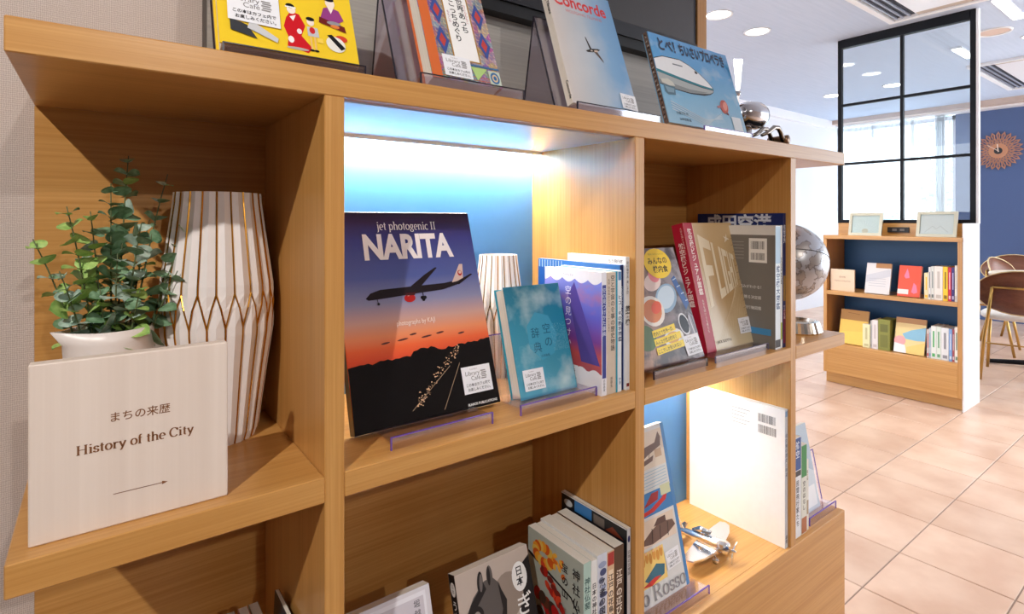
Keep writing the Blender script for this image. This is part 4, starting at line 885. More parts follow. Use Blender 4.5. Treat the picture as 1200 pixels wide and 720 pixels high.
# tip offsets (right, back, up) from the bunch base; right is along the shelf
tips = [((-.078, -.012, .268), 9, 1), ((-.045, -.030, .305), 12, 1), ((-.022, -.005, .300), 11, 1), ((.020, .028, .372), 16, 0), ((.000, .018, .335), 12, 0), ((.066, .022, .350), 9, 0), ((.092, .0, .285), 9, 0), ((.074, -.018, .225), 8, 0),
        ((.032, -.024, .285), 12, 2), ((-.052, -.032, .232), 10, 2), ((.006, -.036, .250), 11, 2), ((-.030, .02, .25), 9, 0), ((.045, .035, .29), 11, 0), ((.030, -.035, .205), 9, 1), ((-.012, -.03, .21), 9, 0)]
for tip, nl, kind in tips:
    nl = int(nl * .8); tip = (tip[0] * .92, tip[1], tip[2])
    a = Vector((tip[0] * .12, tip[1] * .12, 0)); c = Vector(tip); m_ = Vector((tip[0] * .38, tip[1] * .4, tip[2] * .58))
    pts = [(a * (1 - t_) ** 2 + m_ * 2 * t_ * (1 - t_) + c * t_ * t_) for t_ in [i / 10 for i in range(11)]]
    mb = MB(); mb.tube(pts, [.0017 - .0011 * i / 10 for i in range(11)], 6); st = link('stem', mb.mesh('stem', [STEMM], True), eu)
    for q in range(nl):
        t_ = .47 + .53 * (q + .3) / nl; t_ = min(t_, 1); P = a * (1 - t_) ** 2 + m_ * 2 * t_ * (1 - t_) + c * t_ * t_
        T_ = (m_ - a).lerp(c - m_, t_).normalized(); ph = q * 1.57 + R.uniform(-.35, .35); sz = (1.12 - .62 * (q / nl) ** 1.5) * R.uniform(.85, 1.12) * (1.0 if nl > 8 else .9)
        for side in (0, PI):
            ref = T_.orthogonal().normalized(); d = (ref * math.cos(ph + side) + T_.cross(ref) * math.sin(ph + side)); d = (d + T_ * R.uniform(.2, 1.0)).normalized()
            z_ = (T_ - d * T_.dot(d)).normalized(); y_ = z_.cross(d); rl = R.gauss(0, .55); y_, z_ = y_ * math.cos(rl) + z_ * math.sin(rl), z_ * math.cos(rl) - y_ * math.sin(rl)
            o = link('leaf', LM_[kind if R.random() < .72 else R.choice((0, 1, 2))], st)
            M4 = Matrix((d, y_, z_)).transposed().to_4x4(); M4.translation = P; o.matrix_local = M4 @ Matrix.Diagonal((sz * .9, sz, sz, 1))
tag(eu, 'bunch of green eucalyptus sprigs in the white pitcher', 'plant')

# pleated white vases with gold lines
VN = 20
def vase_meshes():
    H0 = .339; zs = [(0, .047), (.012, .051), (.10, .063), (.150, .0705), (.186, .072), (.215, .0705), (.28, .0615), (.325, .0555), (.339, .0545)]
    def rad(z):
        for (z0, r0), (z1, r1) in zip(zs, zs[1:]):
            if z <= z1: return r0 + (r1 - r0) * (z - z0) / (z1 - z0)
        return zs[-1][1]
    zr = [0, .012, .05, .10, .150, .162, .186, .203, .215, .25, .28, .325, .339]; n = VN * 2; vs = []
    def off(k, z):   # valley (0) on the gold line, ridge (1) between; the phase swaps at the waist
        ph = 0 if z >= .203 else (1 if z <= .162 else .5); 
        return .9 * (1 - (k % 2)) if ph == 0 else (.9 * (k % 2) if ph == 1 else .45)
    for z in zr:
        for k in range(n):
            a = 2 * PI * k / n; r = rad(z) - .0042 * off(k, z) * (rad(z) / .072); vs.append((r * math.cos(a), r * math.sin(a), z))
    i0 = len(vs)
    for z, dr in ((.339, .004), (.30, .006), (.02, .008)):
        for k in range(n): a = 2 * PI * k / n; r = rad(z) - dr; vs.append((r * math.cos(a), r * math.sin(a), z))
    rows = len(zr) + 3; fs = [(i * n + k, i * n + (k + 1) % n, (i + 1) * n + (k + 1) % n, (i + 1) * n + k) for i in range(rows - 1) for k in range(n)] + [tuple(range(n))[::-1]]
    mb = MB(); mb.add(vs, fs); body = mb.mesh('body', [plain((240, 234, 232), .38)])
    P = lambda ang, z, dr=.0026: ((rad(z) - dr * (rad(z) / .072)) * math.cos(ang), (rad(z) - dr * (rad(z) / .072)) * math.sin(ang), z)
    st = 2 * PI / n; up = MB(); up.tube([P(0, z) for z in (.339, .325, .28, .25, .215, .205)], .0012, 5)
    for s_ in (-1, 1): up.tube([P(0, .205), P(s_ * st * .5, .186, .0014), P(s_ * st, .160)], .0012, 5)
    lo = MB(); lo.tube([P(st, z) for z in (.161, .150, .10, .05, .012, .001)], .0012, 5)
    return body, up.mesh('gold_line', [GOLD]), lo.mesh('gold_line', [GOLD])
vb, vu, vl = vase_meshes()
def vase(x, y, s_, label, rot=0):
    t = empty('vase', (x, y, ZM), (0, 0, rot)); t.scale = (s_, s_, s_); link('body', vb, t)
    for k in range(VN):
        for me in (vu, vl): o = link('gold_line', me, t); o.rotation_euler = (0, 0, 2 * PI * k / VN)
    tag(t, label, 'vase', 'pleated white vases')
vase(.1345, .864, 1.0, 'tall pleated white vase with gold lines, right of the eucalyptus', .12)
vase(.628, .884, .69, 'smaller pleated cream vase half hidden behind the teal book', .3)

# silver globe on the open end shelf
gl = empty('globe', (1.494, .756, ZM))
gmat, nt, b = newmat('silver_globe')
tc = N(nt, 'ShaderNodeTexCoord'); nz = N(nt, 'ShaderNodeTexNoise'); nz.inputs['Scale'].default_value = 36; nz.inputs['Detail'].default_value = 9; nt.links.new(tc.outputs['Object'], nz.inputs['Vector'])
cr = N(nt, 'ShaderNodeValToRGB'); els = cr.color_ramp.elements; els[0].position = .5; els[0].color = lin((196, 198, 204)); els[1].position = .56; els[1].color = lin((176, 170, 166))
e_ = els.new(.53); e_.color = lin((120, 114, 114)); nt.links.new(nz.outputs['Fac'], cr.inputs[0]); nt.links.new(cr.outputs[0], b.inputs['Base Color']); b.inputs['Metallic'].default_value = .75; b.inputs['Roughness'].default_value = .33
gp = empty('x', (0, 0, 0)); bpy.data.objects.remove(gp)
mb = MB(); RG = .1035; mb.lathe([(max(.0005, RG * math.sin(PI * i / 32)), -RG * math.cos(PI * i / 32)) for i in range(33)], 48)
sp_ = link('sphere', mb.mesh('sphere', [gmat], True), gl, (0, 0, .188), (math.radians(-14), math.radians(18), 0))
mb = MB(); mb.tube([((RG + .0002) * math.cos(2 * PI * i / 48), (RG + .0002) * math.sin(2 * PI * i / 48), 0) for i in range(49)] , .0009, 5); o = link('equator_band', mb.mesh('equator_band', [plain((40, 38, 40), .4)]), sp_)
mb = MB(); mb.tube([(0, 0, RG - .002), (0, 0, RG + .009), (0, 0, RG + .013)], [.003, .003, .001], 8); link('axis_pin', mb.mesh('axis_pin', [CHROME], True), sp_)
mb = MB(); mb.tube([(0, 0, .02), (0, 0, .09)], .008, 12); link('post', mb.mesh('post', [CHROME], True), gl)
mb = MB(); n = 48; vs = []
for r, z in ((.060, 0), (.062, .004), (.054, .030), (.044, .032), (.040, .024), (.001, .02)):
    for k in range(n): a = 2 * PI * k / n; rr = r * (1 + (.035 if k % 2 and r > .05 else 0)); vs.append((rr * math.cos(a), rr * math.sin(a), z))
mb.add(vs, [(i * n + k, i * n + (k + 1) % n, (i + 1) * n + (k + 1) % n, (i + 1) * n + k) for i in range(5) for k in range(n)] + [tuple(range(n))[::-1]])
link('base', mb.mesh('base', [plain((222, 214, 200), .16, 1.0)]), gl, (.022, -.016, 0)); tag(gl, 'silver desk globe on a fluted metal base, on the open end shelf', 'globe')

# chrome model planes
def plane_model(loc, rot, s_, label):
    t = empty('model_airplane', loc, rot); t.scale = (s_,) * 3
    mb = MB(); prof = [(-.075, .002), (-.06, .006), (-.03, .011), (.0, .014), (.03, .0155), (.048, .016), (.056, .013), (.06, .004)]
    mb.tube([(0, -y, .030) for y, r in prof], [r for y, r in prof], 16); link('fuselage', mb.mesh('fuselage', [CHROME], True), t)
    for sx in (-1, 1):
        mb = MB(); pl = [(.004, .044), (.07, .034), (.098, .022), (.104, .010), (.10, -.002), (.07, -.006), (.004, -.012)]; vs = []
        for h_ in (.004, -.003):
            for u_, v_ in pl: vs.append((sx * u_, -v_ + .004, .024 + u_ * .05 + h_ * (1 - u_ * 5)))
        k = len(pl); mb.add(vs, [tuple(range(k)), tuple(range(2 * k - 1, k - 1, -1))] + [(i, i + k, (i + 1) % k + k, (i + 1) % k) for i in range(k)]); link('wing', mb.mesh('wing', [CHROME]), t)
        mb = MB(); vs = []
        for h_ in (.0012, -.0012):
            for u_, v_ in ((.002, -.052), (.034, -.058), (.036, -.068), (.002, -.072)): vs.append((sx * u_, -v_, .032 + h_))
        mb.add(vs, [(0, 1, 2, 3), (7, 6, 5, 4)] + [(i, i + 4, (i + 1) % 4 + 4, (i + 1) % 4) for i in range(4)]); link('tailplane', mb.mesh('tailplane', [CHROME]), t)
        mb = MB(); mb.tube([(sx * .022, -.03, .022), (sx * .024, -.036, .010)], .002, 6); mb.tube([(sx * .0205, -.036, .007), (sx * .0275, -.036, .007)], .007, 14); link('wheel', mb.mesh('wheel', [CHROME], True), t)
    mb = MB(); vs = []
    for x in (.0012, -.0012): vs += [(x, .050, .034), (x, .076, .034), (x, .078, .058), (x, .066, .060)]
    mb.add(vs, [(0, 1, 2, 3), (7, 6, 5, 4)] + [(i, i + 4, (i + 1) % 4 + 4, (i + 1) % 4) for i in range(4)]); link('tail_fin', mb.mesh('tail_fin', [CHROME]), t)
    mb = MB(); mb.tube([(0, -.004, .043), (0, -.012, .048), (0, .012, .050), (0, .03, .043)], [.004, .008, .008, .003], 10); link('canopy', mb.mesh('canopy', [plain((190, 196, 204), .1, .9)], True), t)
    mb = MB(); mb.tube([(0, -.058, .030), (0, -.068, .030), (0, -.073, .030)], [.005, .004, .001], 10); hub = link('propeller_hub', mb.mesh('propeller_hub', [CHROME], True), t)
    for a in (0.3, .3 + 2 * PI / 3, .3 + 4 * PI / 3):
        mb = MB(); c_, q_ = math.cos(a), math.sin(a); vs = []
        for y in (-.064, -.0665):
            for r_, w_ in ((.003, .002), (.014, .0042), (.026, .003), (.029, 0), (.026, -.003), (.014, -.0042), (.003, -.002)): vs.append((r_ * c_ - w_ * q_, y, .030 + r_ * q_ + w_ * c_))
        mb.add(vs, [tuple(range(7)), tuple(range(13, 6, -1))] + [(i, i + 7, (i + 1) % 7 + 7, (i + 1) % 7) for i in range(7)]); link('propeller_blade', mb.mesh('propeller_blade', [CHROME]), hub)
    mb = MB(); mb.tube([(0, .066, .030), (0, .07, .004)], [.0015, .0015], 6); mb.tube([(-.002, .071, .004), (.002, .071, .004)], .004, 10); link('tail_wheel', mb.mesh('tail_wheel', [CHROME], True), t)
    return tag(t, label, 'model airplane', 'polished metal model airplanes')
plane_model((1.131, .762, ZB), (0, 0, math.radians(10)), 1.0, 'small silver model propeller plane lying in the lower lit bay')

# chrome propeller desk model on the top shelf, behind the wide blue book
em = empty('engine_model', (1.290, .735, ZT))
bevbox('base', -.06, -.052, 0, .090, .03, .007, BLACKM, em, .002)
mb = MB(); mb.tube([(-.058, 0, .078), (-.04, 0, .078), (-.02, 0, .078), (.010, 0, .078), (.024, 0, .078), (.028, 0, .078), (.022, 0, .078)], [.016, .027, .033, .0345, .031, .025, .022], 24); link('cowling', mb.mesh('cowling', [CHROME], True), em)
mb = MB(); mb.tube([(.020, 0, .078), (.0225, 0, .078)], .022, 20); link('engine_face', mb.mesh('engine_face', [plain((40, 34, 30), .4, .5)]), em)
mb = MB(); mb.tube([(-.085, 0, .078), (-.058, 0, .078)], [.008, .016], 16); link('spinner', mb.mesh('spinner', [CHROME], True), em)
mb = MB(); vs = []
for x in (-.064, -.070):
    for r_, w_ in ((.012, .004), (.05, .0045), (.062, .007), (.09, .0085), (.126, .0115), (.126, -.0095), (.09, -.0065), (.062, -.005), (.05, -.0045), (.012, -.004)): vs.append((x + w_ * .8, -w_ * .6 + (x + .067) * .6, .078 + r_))
mb.add(vs, [tuple(range(10)), tuple(range(19, 9, -1))] + [(i, i + 10, (i + 1) % 10 + 10, (i + 1) % 10) for i in range(10)]); link('propeller_blade', mb.mesh('propeller_blade', [CHROME]), em)
mb = MB(); mb.tube([(-.067, 0, .118), (-.067, 0, .128)], .007, 10); link('blade_collar', mb.mesh('blade_collar', [CHROME], True), em)
mb = MB(); mb.tube([(-.02, 0, .05), (-.02, 0, .006)], .008, 10); link('support_post', mb.mesh('support_post', [CHROME], True), em)
for y in (-.040, -.012):
    mb = MB(); mb.tube([(-.03, y, .022), (.0, y, .032), (.025, y, .046), (.045, y, .047), (.058, y, .036), (.066, y, .022), (.078, y, .016)], [.004, .005, .0055, .0055, .0055, .006, .007], 10); link('curved_arm', mb.mesh('curved_arm', [plain((160, 150, 140), .22, 1.0)], True), em)
mb = MB(); mb.tube([(.078, -.048, .020), (.078, .0, .020)], .0115, 14); link('roller', mb.mesh('roller', [plain((140, 110, 84), .3, .9)], True), em)
tag(em, 'shiny metal propeller desk model on a black base, right end of the top shelf', 'desk model')

# wall television
tv = empty('television', (.785, .938, 1.56)); X0 = -.52; X1 = .52
bevbox('casing', X0, -.032, .024, X1, 0, .64, BLACKM, tv, .003)
o = boxobj('screen', X0 + .012, -.0332, .058, X1 - .012, -.032, .63, plain((62, 60, 58), .22, coat=.5), tv); o['label'] = 'switched-off dark grey screen'
boxobj('bottom_bezel', X0, -.036, .024, X1, -.032, .056, plain((30, 31, 36), .35), tv); boxobj('speaker_bar', X0 + .02, -.03, 0, X1 - .06, 0, .024, plain((18, 18, 22), .6), tv)
tag(tv, 'black flat television on the grey wall panel, switched off', 'television')

# ================================================================== GLAZED SCREEN AND FAR BOOKCASE
FX, FB, FY0, FY1, FT = 4.09, 4.40, 1.02, 1.805, 1.035
fb = tag(empty('low_bookcase', (4.25, 1.41, 0)), 'low oak bookcase with blue back in a shaded tone under the glazed screen', 'bookcase')
def fpart(o): o.matrix_parent_inverse = Matrix.Translation((-4.25, -1.41, 0)); return o
def FBX(n_, *a, mat, bev=.0012): return fpart(bevbox(n_, *a, mat, fb, bev))
BLUE_SHADED = plain((0, 70, 118), .5)  # shaded copy of the lit bays' blue; the dimness is in the colour
FBX('top_board', FX - .004, FY0 + .002, FT - .026, FB - .03, FY1, FT, mat=oak('Y')); FBX('side_panel', FX, FY1 - .022, .078, FB, FY1, FT - .026, mat=oak('Z')); FBX('side_panel', FX, FY0 + .004, .078, FB, FY0 + .026, FT - .026, mat=oak('Z'))
o = FBX('outer_side', FX + .004, FY0 - .004, .0, FB + .01, FY0 + .004, 1.12, mat=WHITEP); o['label'] = 'white outer side'
FBX('shelf', FX, FY0 + .026, .622, FB - .03, FY1 - .022, .648, mat=oak('Y')); FBX('shelf', FX + .018, FY0 + .026, .262, FB - .03, FY1 - .022, .285, mat=oak('Y'))
FBX('front_panel', FX, FY0 + .026, .078, FX + .018, FY1 - .022, .285, mat=oak('Y')); FBX('toe_kick', FX + .045, FY0 + .006, 0, FX + .063, FY1, .078, mat=oak('Y')); FBX('back_panel', FB - .03, FY0 + .026, .078, FB - .018, FY1 - .022, FT - .026, mat=BLUE_SHADED); FBX('upstand', FB - .03, FY0 + .004, FT - .02, FB - .012, FY1 + .02, 1.118, mat=oak('Y'))
gs = tag(empty('glazed_screen', (4.38, 1.42, 1.118)), 'black framed glass screen standing above the low bookcase', 'screen')
def gpart(o): o.matrix_parent_inverse = Matrix.Translation((-4.38, -1.42, -1.118)); return o
def GB(n_, y0, z0, y1, z1, mat=BLACKM, x0=4.372, x1=4.400): return gpart(boxobj(n_, x0, y0, z0, x1, y1, z1, mat, gs))
Y0s, Y1s = 1.027, 1.828
GB('post', Y1s - .026, 1.118, Y1s, CEIL); GB('post', Y0s, 1.118, Y0s + .028, CEIL); GB('top_rail', Y0s + .028, CEIL - .062, Y1s - .026, CEIL, x0=4.366, x1=4.406); GB('bottom_rail', Y0s + .028, 1.118, Y1s - .026, 1.142)
o = GB('edge_glint_strip', Y0s - .014, 1.118, Y0s - .001, CEIL, mat=WHITEP, x0=4.375, x1=4.41); o['label'] = 'white edge strip with painted reflection'  # white end strip; the light reflected off the frame side is painted in
YM = 1.4237; GB('mullion', YM - .0085, 1.142, YM + .0085, CEIL - .062)
for z in (1.98, 1.55):
    for y0, y1 in ((Y0s + .028, YM - .0085), (YM + .0085, Y1s - .026)): GB('glazing_bar', y0, z - .0085, y1, z + .0085)
for z0, z1 in ((1.142, 1.5415), (1.5585, 1.9715), (1.9885, CEIL - .062)):
    for y0, y1 in ((Y0s + .028, YM - .0085), (YM + .0085, Y1s - .026)): GB('pane', y0, z0, y1, z1, mat=PANE, x0=4.384, x1=4.388)

# things on the far bookcase; local frame: u along -Y (left to right), front looks to -X
def far_face(y_left, x, z, w_, h, t_, lean, label, art, cover, cat='book', name='book', stand_=False):
    r = empty(name, (x, y_left, z), (0, 0, -PI / 2)); r.rotation_euler = Euler((-lean, 0, -PI / 2), 'XYZ')
    # local x runs to -Y in the room, local -y looks to -X
    bevbox('front_cover', 0, 0, 0, w_, .0015, h, plain(cover, .4), r, .0003); bevbox('back_cover', 0, t_ - .0015, 0, w_, t_, h, plain(cover, .4), r, .0003); boxobj('pages', .0015, .0015, .0015, w_ - .0015, t_ - .0015, h - .0015, pages_mat(), r)
    p = Print((0, 0, 0), (1, 0, 0), (0, 0, 1), .4, .0002); p.h = .0006; art(p); p.build('cover_print', r)
    return tag(r, label, cat, 'books shown face out on the low bookcase')
cd = empty('small_sign', (4.13, 1.775, .648), (0, 0, -PI / 2)); bevbox('board', 0, 0, 0, .154, .014, .150, plain((238, 214, 186), .6), cd, .001)
p = Print((0, 0, 0), (1, 0, 0), (0, 0, 1), .6, .0002); p.h = .0006; p.text('空の旅', .077, .092, .014, (150, 110, 80), 'c'); p.serif('History of the City', .077, .066, .013, (150, 110, 80), 'c'); p.build('lettering', cd); tag(cd, 'small cream sign board on the upper shelf of the low bookcase', 'sign')
z1, z2 = .652, .289; LR = math.radians(14)
far_face(1.560, 4.13, z1, .145, .205, .015, LR, 'white and brown book face out on the upper shelf of the low bookcase', lambda p: (p.rect(0, 0, .145, .205, (226, 222, 222)), p.rect(.055, .172, .145, .205, (180, 130, 84)), p.poly([(0, .12), (.145, .17), (.145, .12), (0, .07)], (206, 206, 212)), [p.rect(.02, .05 + i * .016, .12, .053 + i * .016, (190, 190, 196)) for i in range(4)]), (226, 222, 222))
far_face(1.370, 4.13, z1, .122, .20, .02, LR, 'orange red book with pink figures on the upper shelf of the low bookcase', lambda p: (p.rect(0, 0, .122, .20, (232, 92, 68)), p.poly([(.03, .13), (.045, .18), (.055, .15), (.06, .12), (.04, .115)], (244, 130, 160)), p.poly([(.075, .03), (.085, .09), (.1, .075), (.108, .03), (.09, .02)], (244, 130, 160)), p.rect(.0, .014, .06, .045, (240, 230, 226))), (226, 84, 62))
far_face(1.725, 4.13, z2, .175, .235, .012, LR, 'tan and yellow book face out on the lower shelf of the low bookcase', lambda p: (p.rect(0, 0, .175, .235, (240, 196, 92)), p.rect(0, .165, .175, .235, (190, 138, 72)), p.poly([(0, .08), (.175, .095), (.175, 0), (0, 0)], (246, 206, 96)), p.line((.045, .215), (.12, .208), .003, (150, 100, 50))), (214, 164, 90))
far_face(1.390, 4.13, z2, .165, .225, .014, LR, 'pastel collage book face out on the lower shelf of the low bookcase', lambda p: (p.rect(0, 0, .165, .225, (244, 214, 150)), p.rect(0, .19, .165, .225, (190, 140, 90)), p.poly([(.04, .12), (.09, .15), (.165, .175), (.165, .09), (.12, .085), (.06, .09)], (140, 190, 214)), p.ell(.03, .075, .032, .032, (240, 170, 170)), p.poly([(0, 0), (.07, 0), (.06, .05), (0, .06)], (244, 240, 236)), p.poly([(.07, .04), (.165, .08), (.165, 0), (.07, 0)], (240, 206, 120))), (230, 200, 140))
def far_row(z, items, where):
    for (ya, yb2, h, col, lab, tcol) in items:
        r = empty('book', (4.125, ya, z), (0, 0, -PI / 2)); t_ = ya - yb2 - .0008; d = .14
        bevbox('cover', 0, 0, 0, .0012, d, h, plain(col, .45), r, .0002); bevbox('cover', t_ - .0012, 0, 0, t_, d, h, plain(col, .45), r, .0002); bevbox('spine', .0012, 0, 0, t_ - .0012, .0012, h, plain(col, .45), r, .0002); boxobj('pages', .0012, .0012, .001, t_ - .0012, d - .002, h - .002, pages_mat(), r)
        p = Print((0, 0, 0), (1, 0, 0), (0, 0, 1), .5, .0002); p.h = .0006; p.rect(t_ * .35, h * .35, t_ * .65, h * .85, tcol); p.rect(t_ * .2, h * .06, t_ * .8, h * .16, tcol); p.build('spine_print', r)
        tag(r, lab + where, 'book', 'upright books on the low bookcase')
far_row(.648, [(1.2219, 1.2000, .162, (240, 226, 180), 'short cream and yellow book, leftmost', (244, 196, 60)), (1.1995, 1.1868, .200, (232, 232, 230), 'thin white book, second', (120, 120, 124)), (1.1862, 1.1700, .205, (226, 226, 220), 'off-white book with grey mark, third', (110, 120, 120)), (1.1694, 1.1266, .207, (240, 234, 226), 'thick ivory book, fourth', (206, 198, 190)), (1.1260, 1.1010, .207, (246, 204, 44), 'bright yellow book', (150, 120, 40)), (1.1004, 1.0842, .205, (214, 34, 68), 'crimson book', (240, 200, 206)), (1.0836, 1.0690, .204, (60, 44, 120), 'indigo book', (200, 196, 230)), (1.0680, 1.0580, .218, (240, 238, 234), 'thin tall white book', (206, 200, 196)), (1.0575, 1.0475, .216, (232, 230, 226), 'last white book by the side panel', (214, 210, 206))], ' in the upper row of the low bookcase')
far_row(.285, [(1.5686, 1.5240, .155, (240, 236, 190), 'pale cream book, first of three', (206, 200, 150)), (1.5205, 1.5130, .185, (206, 206, 204), 'thin grey book, middle of three', (150, 150, 150)), (1.5121, 1.4770, .19, (236, 230, 228), 'white book, third of three', (210, 200, 198))], ' standing on the lower shelf of the low bookcase')
ob = empty('storage_box', (4.125, 1.4765, .285), (0, 0, -PI / 2)); bevbox('case', 0, 0, 0, .068, .14, .2, plain((140, 142, 64), .5), ob, .001); boxobj('lid_line', .012, -.0008, .12, .056, .0, .17, plain((110, 112, 50), .5), ob); boxobj('label_slip', .012, -.0008, .02, .056, 0, .1, plain((122, 124, 56), .5), ob); tag(ob, 'olive green slipcase beside the cream books on the lower shelf', 'slipcase')
far_row(.285, [(1.2085, 1.1965, .175, (214, 200, 196), 'red speckled thin book, leftmost', (196, 60, 60)), (1.196, 1.1866, .185, (206, 216, 226), 'pale blue thin book, second', (110, 150, 190)), (1.186, 1.1600, .2, (236, 238, 234), 'white book with green tag, third', (90, 180, 110)), (1.1594, 1.1350, .2, (226, 236, 226), 'mint white book, fourth', (120, 170, 130)), (1.1344, 1.0970, .197, (232, 234, 236), 'thick white book, fifth', (150, 150, 156)), (1.0963, 1.0800, .195, (130, 170, 226), 'sky blue book', (220, 230, 244)), (1.0795, 1.0690, .195, (170, 80, 90), 'dull red thin book', (230, 210, 210)), (1.0685, 1.0490, .21, (240, 238, 232), 'tall ivory book by the side panel', (120, 150, 130))], ' in the lower row of the low bookcase')
# picture frames and socket strip
def picframe(y_left, w_, h, label, fan):
    t = empty('picture_frame', (4.20, y_left, FT), (0, 0, 0)); t.rotation_euler = Euler((math.radians(-12), 0, -PI / 2), 'XYZ'); fw = .018; m = plain((206, 196, 170), .3, .7)
    for a in ((0, 0, w_, fw), (0, h - fw, w_, h), (0, fw, fw, h - fw), (w_ - fw, fw, w_, h - fw)): boxobj('frame_bar', a[0], 0, a[1], a[2], .014, a[3], m, t)
    boxobj('backing', fw, .006, fw, w_ - fw, .012, h - fw, plain((214, 220, 208), .6), t)
    p = Print((0, .006, 0), (1, 0, 0), (0, 0, 1), .5, .0001); p.h = .0004; cx = w_ / 2
    if fan:
        for i in range(11): a = math.radians(20 + i * 14); p.line((cx, .03), (cx + .075 * math.cos(a), .03 + .075 * math.sin(a)), .0025, (236, 238, 228))
        p.ell(cx, .032, .02, .016, (206, 196, 170))
    else:
        p.rect(fw + .004, fw + .004, w_ - fw - .004, h - fw - .004, (232, 228, 216))
        for s_ in (-1, 1): p.line((cx + s_ * .06, .03), (cx + s_ * .02, .07), .003, (206, 200, 186)); p.line((cx + s_ * .02, .07), (cx, .05), .003, (206, 200, 186))
    p.build('picture', t); boxobj('glass', fw, .003, fw, w_ - fw, .0045, h - fw, PANE, t)
    tag(t, label, 'picture frame', 'framed pictures on the low bookcase')
picframe(1.690, .205, .158, 'silver framed fan picture on the low bookcase, the left one', True); picframe(1.290, .210, .162, 'champagne framed pale picture on the low bookcase, the right one', False)
so = empty('power_outlet', (4.37, 1.505, 1.055), (0, 0, -PI / 2)); bevbox('plate', 0, -.008, 0, .128, 0, .036, plain((36, 30, 30), .5), so, .001)
for x in (.03, .075): boxobj('socket', x, -.0095, .010, x + .026, -.008, .026, plain((120, 112, 108), .5), so)
tag(so, 'dark power outlet strip between the two picture frames', 'outlet')

# ================================================================== SUNBURST CLOCK
ck = empty('wall_clock', (8.098, 1.70, 1.917), (0, 0, -PI / 2)); WOODC = wood('clock_wood', (190, 138, 116), (150, 102, 84), 'Z', rough=.5)
mb = MB(); vs = []; pl = [(.070, 0), (.115, .0180), (.150, .011), (.178, .0215), (.216, 0), (.178, -.0215), (.150, -.011), (.115, -.0180)]; inn = [(.098, 0), (.115, .0055), (.132, 0), (.178, .0070), (.192, 0), (.178, -.0070), (.132, 0), (.115, -.0055)]
for y in (-.004, -.014):
    for q in (pl, inn): vs += [(b_, y, a_) for a_, b_ in q]
fs = []
for i in range(8):
    j = (i + 1) % 8; fs += [(i, j, 8 + j, 8 + i), (16 + i, 24 + i, 24 + j, 16 + j), (i, 16 + i, 16 + j, j), (8 + i, 8 + j, 24 + j, 24 + i)]
mb.add(vs, fs); pet = mb.mesh('petal', [WOODC])
for k in range(24): o = link('petal', pet, ck); o.rotation_euler = (0, 2 * PI * k / 24, 0)
def disc(n_, r0, r1, y0, y1, mat):
    mb = MB(); n = 36; vs = []
    for r, y in ((r0, y0), (r1, y0), (r1, y1), (r0, y1)):
        for k in range(n): vs.append((r * math.cos(2 * PI * k / n), y, r * math.sin(2 * PI * k / n)))
    mb.add(vs, [(i * n + k, i * n + (k + 1) % n, ((i + 1) % 4) * n + (k + 1) % n, ((i + 1) % 4) * n + k) for i in range(4) for k in range(n)]); return link(n_, mb.mesh(n_, [mat]), ck)
disc('centre_ring', .036, .085, -.005, -.016, plain((200, 140, 104), .5)); disc('dial', .0005, .037, -.012, -.018, plain((26, 26, 30), .4))
for n_, a, L, w_ in (('hour_hand', math.radians(95), .075, .010), ('minute_hand', math.radians(143), .115, .006)):
    mb = MB(); c_, s_ = math.cos(a), math.sin(a); q = [(-.012, w_ / 2), (L, w_ / 2), (L, -w_ / 2), (-.012, -w_ / 2)]
    vs = [(r * c_ - t_ * s_, y, r * s_ + t_ * c_) for y in (-.019, -.022) for r, t_ in q]; mb.add(vs, [(0, 1, 2, 3), (7, 6, 5, 4)] + [(i, i + 4, (i + 1) % 4 + 4, (i + 1) % 4) for i in range(4)]); link(n_, mb.mesh(n_, [plain((236, 214, 196), .4)]), ck)
tag(ck, 'round sunburst wall clock of wooden petals on the blue wall', 'clock')

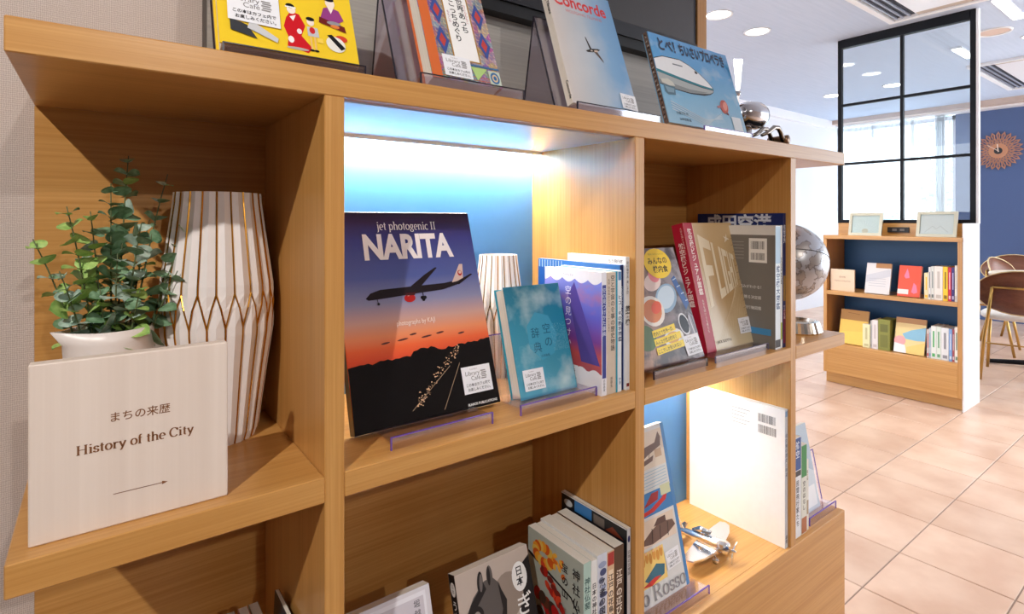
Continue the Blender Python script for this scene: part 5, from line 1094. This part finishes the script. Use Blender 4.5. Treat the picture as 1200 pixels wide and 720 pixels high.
# ================================================================== DINING SET
def dining_chair():
    t = empty('dining_chair', (0, 0, 0)); mb = MB(); n = 28; vs = []                 # faces +Y, back at y = 0
    for off in (0, .012):
        vs.append((0, off - .03, .625))
        for rr in (.5, 1):
            for k in range(n):
                a = 2 * PI * k / n; x = .255 * rr * math.cos(a); z = .625 + .155 * rr * math.sin(a) * (1.0 if math.sin(a) > 0 else .95); vs.append((x, off - .03 + 1.1 * x * x + (z - .625) * -.12, z))
    fs = []
    for s_ in (0, 1):
        o = s_ * (2 * n + 1)
        for k in range(n):
            j = (k + 1) % n; A = [(o, o + 1 + j, o + 1 + k), (o + 1 + k, o + 1 + j, o + 1 + n + j, o + 1 + n + k)]
            fs += A if s_ else [q[::-1] for q in A]
    o = 2 * n + 1
    for k in range(n): j = (k + 1) % n; fs.append((1 + n + k, 1 + n + j, o + 1 + n + j, o + 1 + n + k))
    mb.add(vs, fs); bk_ = link('backrest', mb.mesh('backrest', [walnut('X')], True), t)
    mb = MB(); pts = []
    for k in range(n + 1):
        a = 2 * PI * k / n; x = .258 * math.cos(a); z = .625 + .158 * math.sin(a) * (1.0 if math.sin(a) > 0 else .95); pts.append((x, -.024 + 1.1 * x * x + (z - .625) * -.12, z))
    mb.tube(pts, .006, 6); link('rim', mb.mesh('rim', [plain((226, 200, 150), .35, .4)], True), bk_)
    mb = MB(); vs = []
    for z, s_ in ((.425, .95), (.435, 1.0), (.455, 1.0), (.468, .93), (.47, .6)):
        for k in range(n): a = 2 * PI * k / n; vs.append((.235 * s_ * math.copysign(abs(math.cos(a)) ** .75, math.cos(a)), .225 + .225 * s_ * math.copysign(abs(math.sin(a)) ** .75, math.sin(a)), z))
    mb.add(vs, [(i * n + k, i * n + (k + 1) % n, (i + 1) * n + (k + 1) % n, (i + 1) * n + k) for i in range(4) for k in range(n)] + [tuple(range(n))[::-1], tuple(4 * n + k for k in range(n))]); link('seat', mb.mesh('seat', [plain((238, 234, 226), .6)], True), t)
    for sx in (-1, 1):
        mb = MB(); mb.tube([(sx * .225, -.05, 0), (sx * .205, .02, .30), (sx * .185, .0, .44), (sx * .16, -.024, .66)], .0105, 8); link('leg', mb.mesh('leg', [BRASS], True), t)
        mb = MB(); mb.tube([(sx * .205, .43, 0), (sx * .185, .36, .42)], .0105, 8); link('leg', mb.mesh('leg', [BRASS], True), t)
        mb = MB(); mb.tube([(sx * .19, .02, .415), (sx * .185, .37, .415)], .008, 8); link('seat_rail', mb.mesh('seat_rail', [BRASS], True), t)
    mb = MB(); mb.tube([(-.16, -.024, .662), (0, -.047, .664), (.16, -.024, .662)], .0085, 8); link('back_rail', mb.mesh('back_rail', [BRASS], True), t)
    mb = MB(); mb.tube([(-.197, .05, .25), (.197, .05, .25)], .006, 6); link('stretcher', mb.mesh('stretcher', [BRASS], True), t)
    return t
ch0 = dining_chair()
for i, (x, y, rz, lab) in enumerate(((5.14, .95, -80, 'walnut and brass chair with cream seat, nearest behind the low bookcase'), (6.86, 1.45, 172, 'walnut chair seen just past the end of the low bookcase, second behind'), (6.22, 1.62, 186, 'walnut chair partly hidden by the white end of the low bookcase'), (7.5, 1.45, 90, 'walnut chair farthest back, under the sunburst clock'))):
    c = ch0 if i == 0 else copy_tree(ch0); c.location = (x, y, 0); c.rotation_euler = (0, 0, math.radians(rz)); tag(c, lab, 'chair', 'walnut dining chairs')
tb = empty('dining_table', (5.80, .93, 0)); mb = MB(); mb.lathe([(.001, .70), (.33, .70), (.345, .708), (.345, .722), (.335, .728), (.001, .728)], 40); link('table_top', mb.mesh('table_top', [plain((236, 222, 196), .4)]), tb)
mb = MB(); mb.tube([(0, 0, .03), (0, 0, .70)], .03, 16); link('column', mb.mesh('column', [BLACKM], True), tb)
for a in (.35, .35 + PI / 2, .35 + PI, .35 + 1.5 * PI):
    mb = MB(); c_, s_ = math.cos(a), math.sin(a); mb.tube([(.02 * c_, .02 * s_, .04), (.36 * c_, .36 * s_, .018)], [.022, .016], 8); link('foot', mb.mesh('foot', [BLACKM], True), tb)
tag(tb, 'dining table with black cross foot behind the nearest walnut chair', 'table')
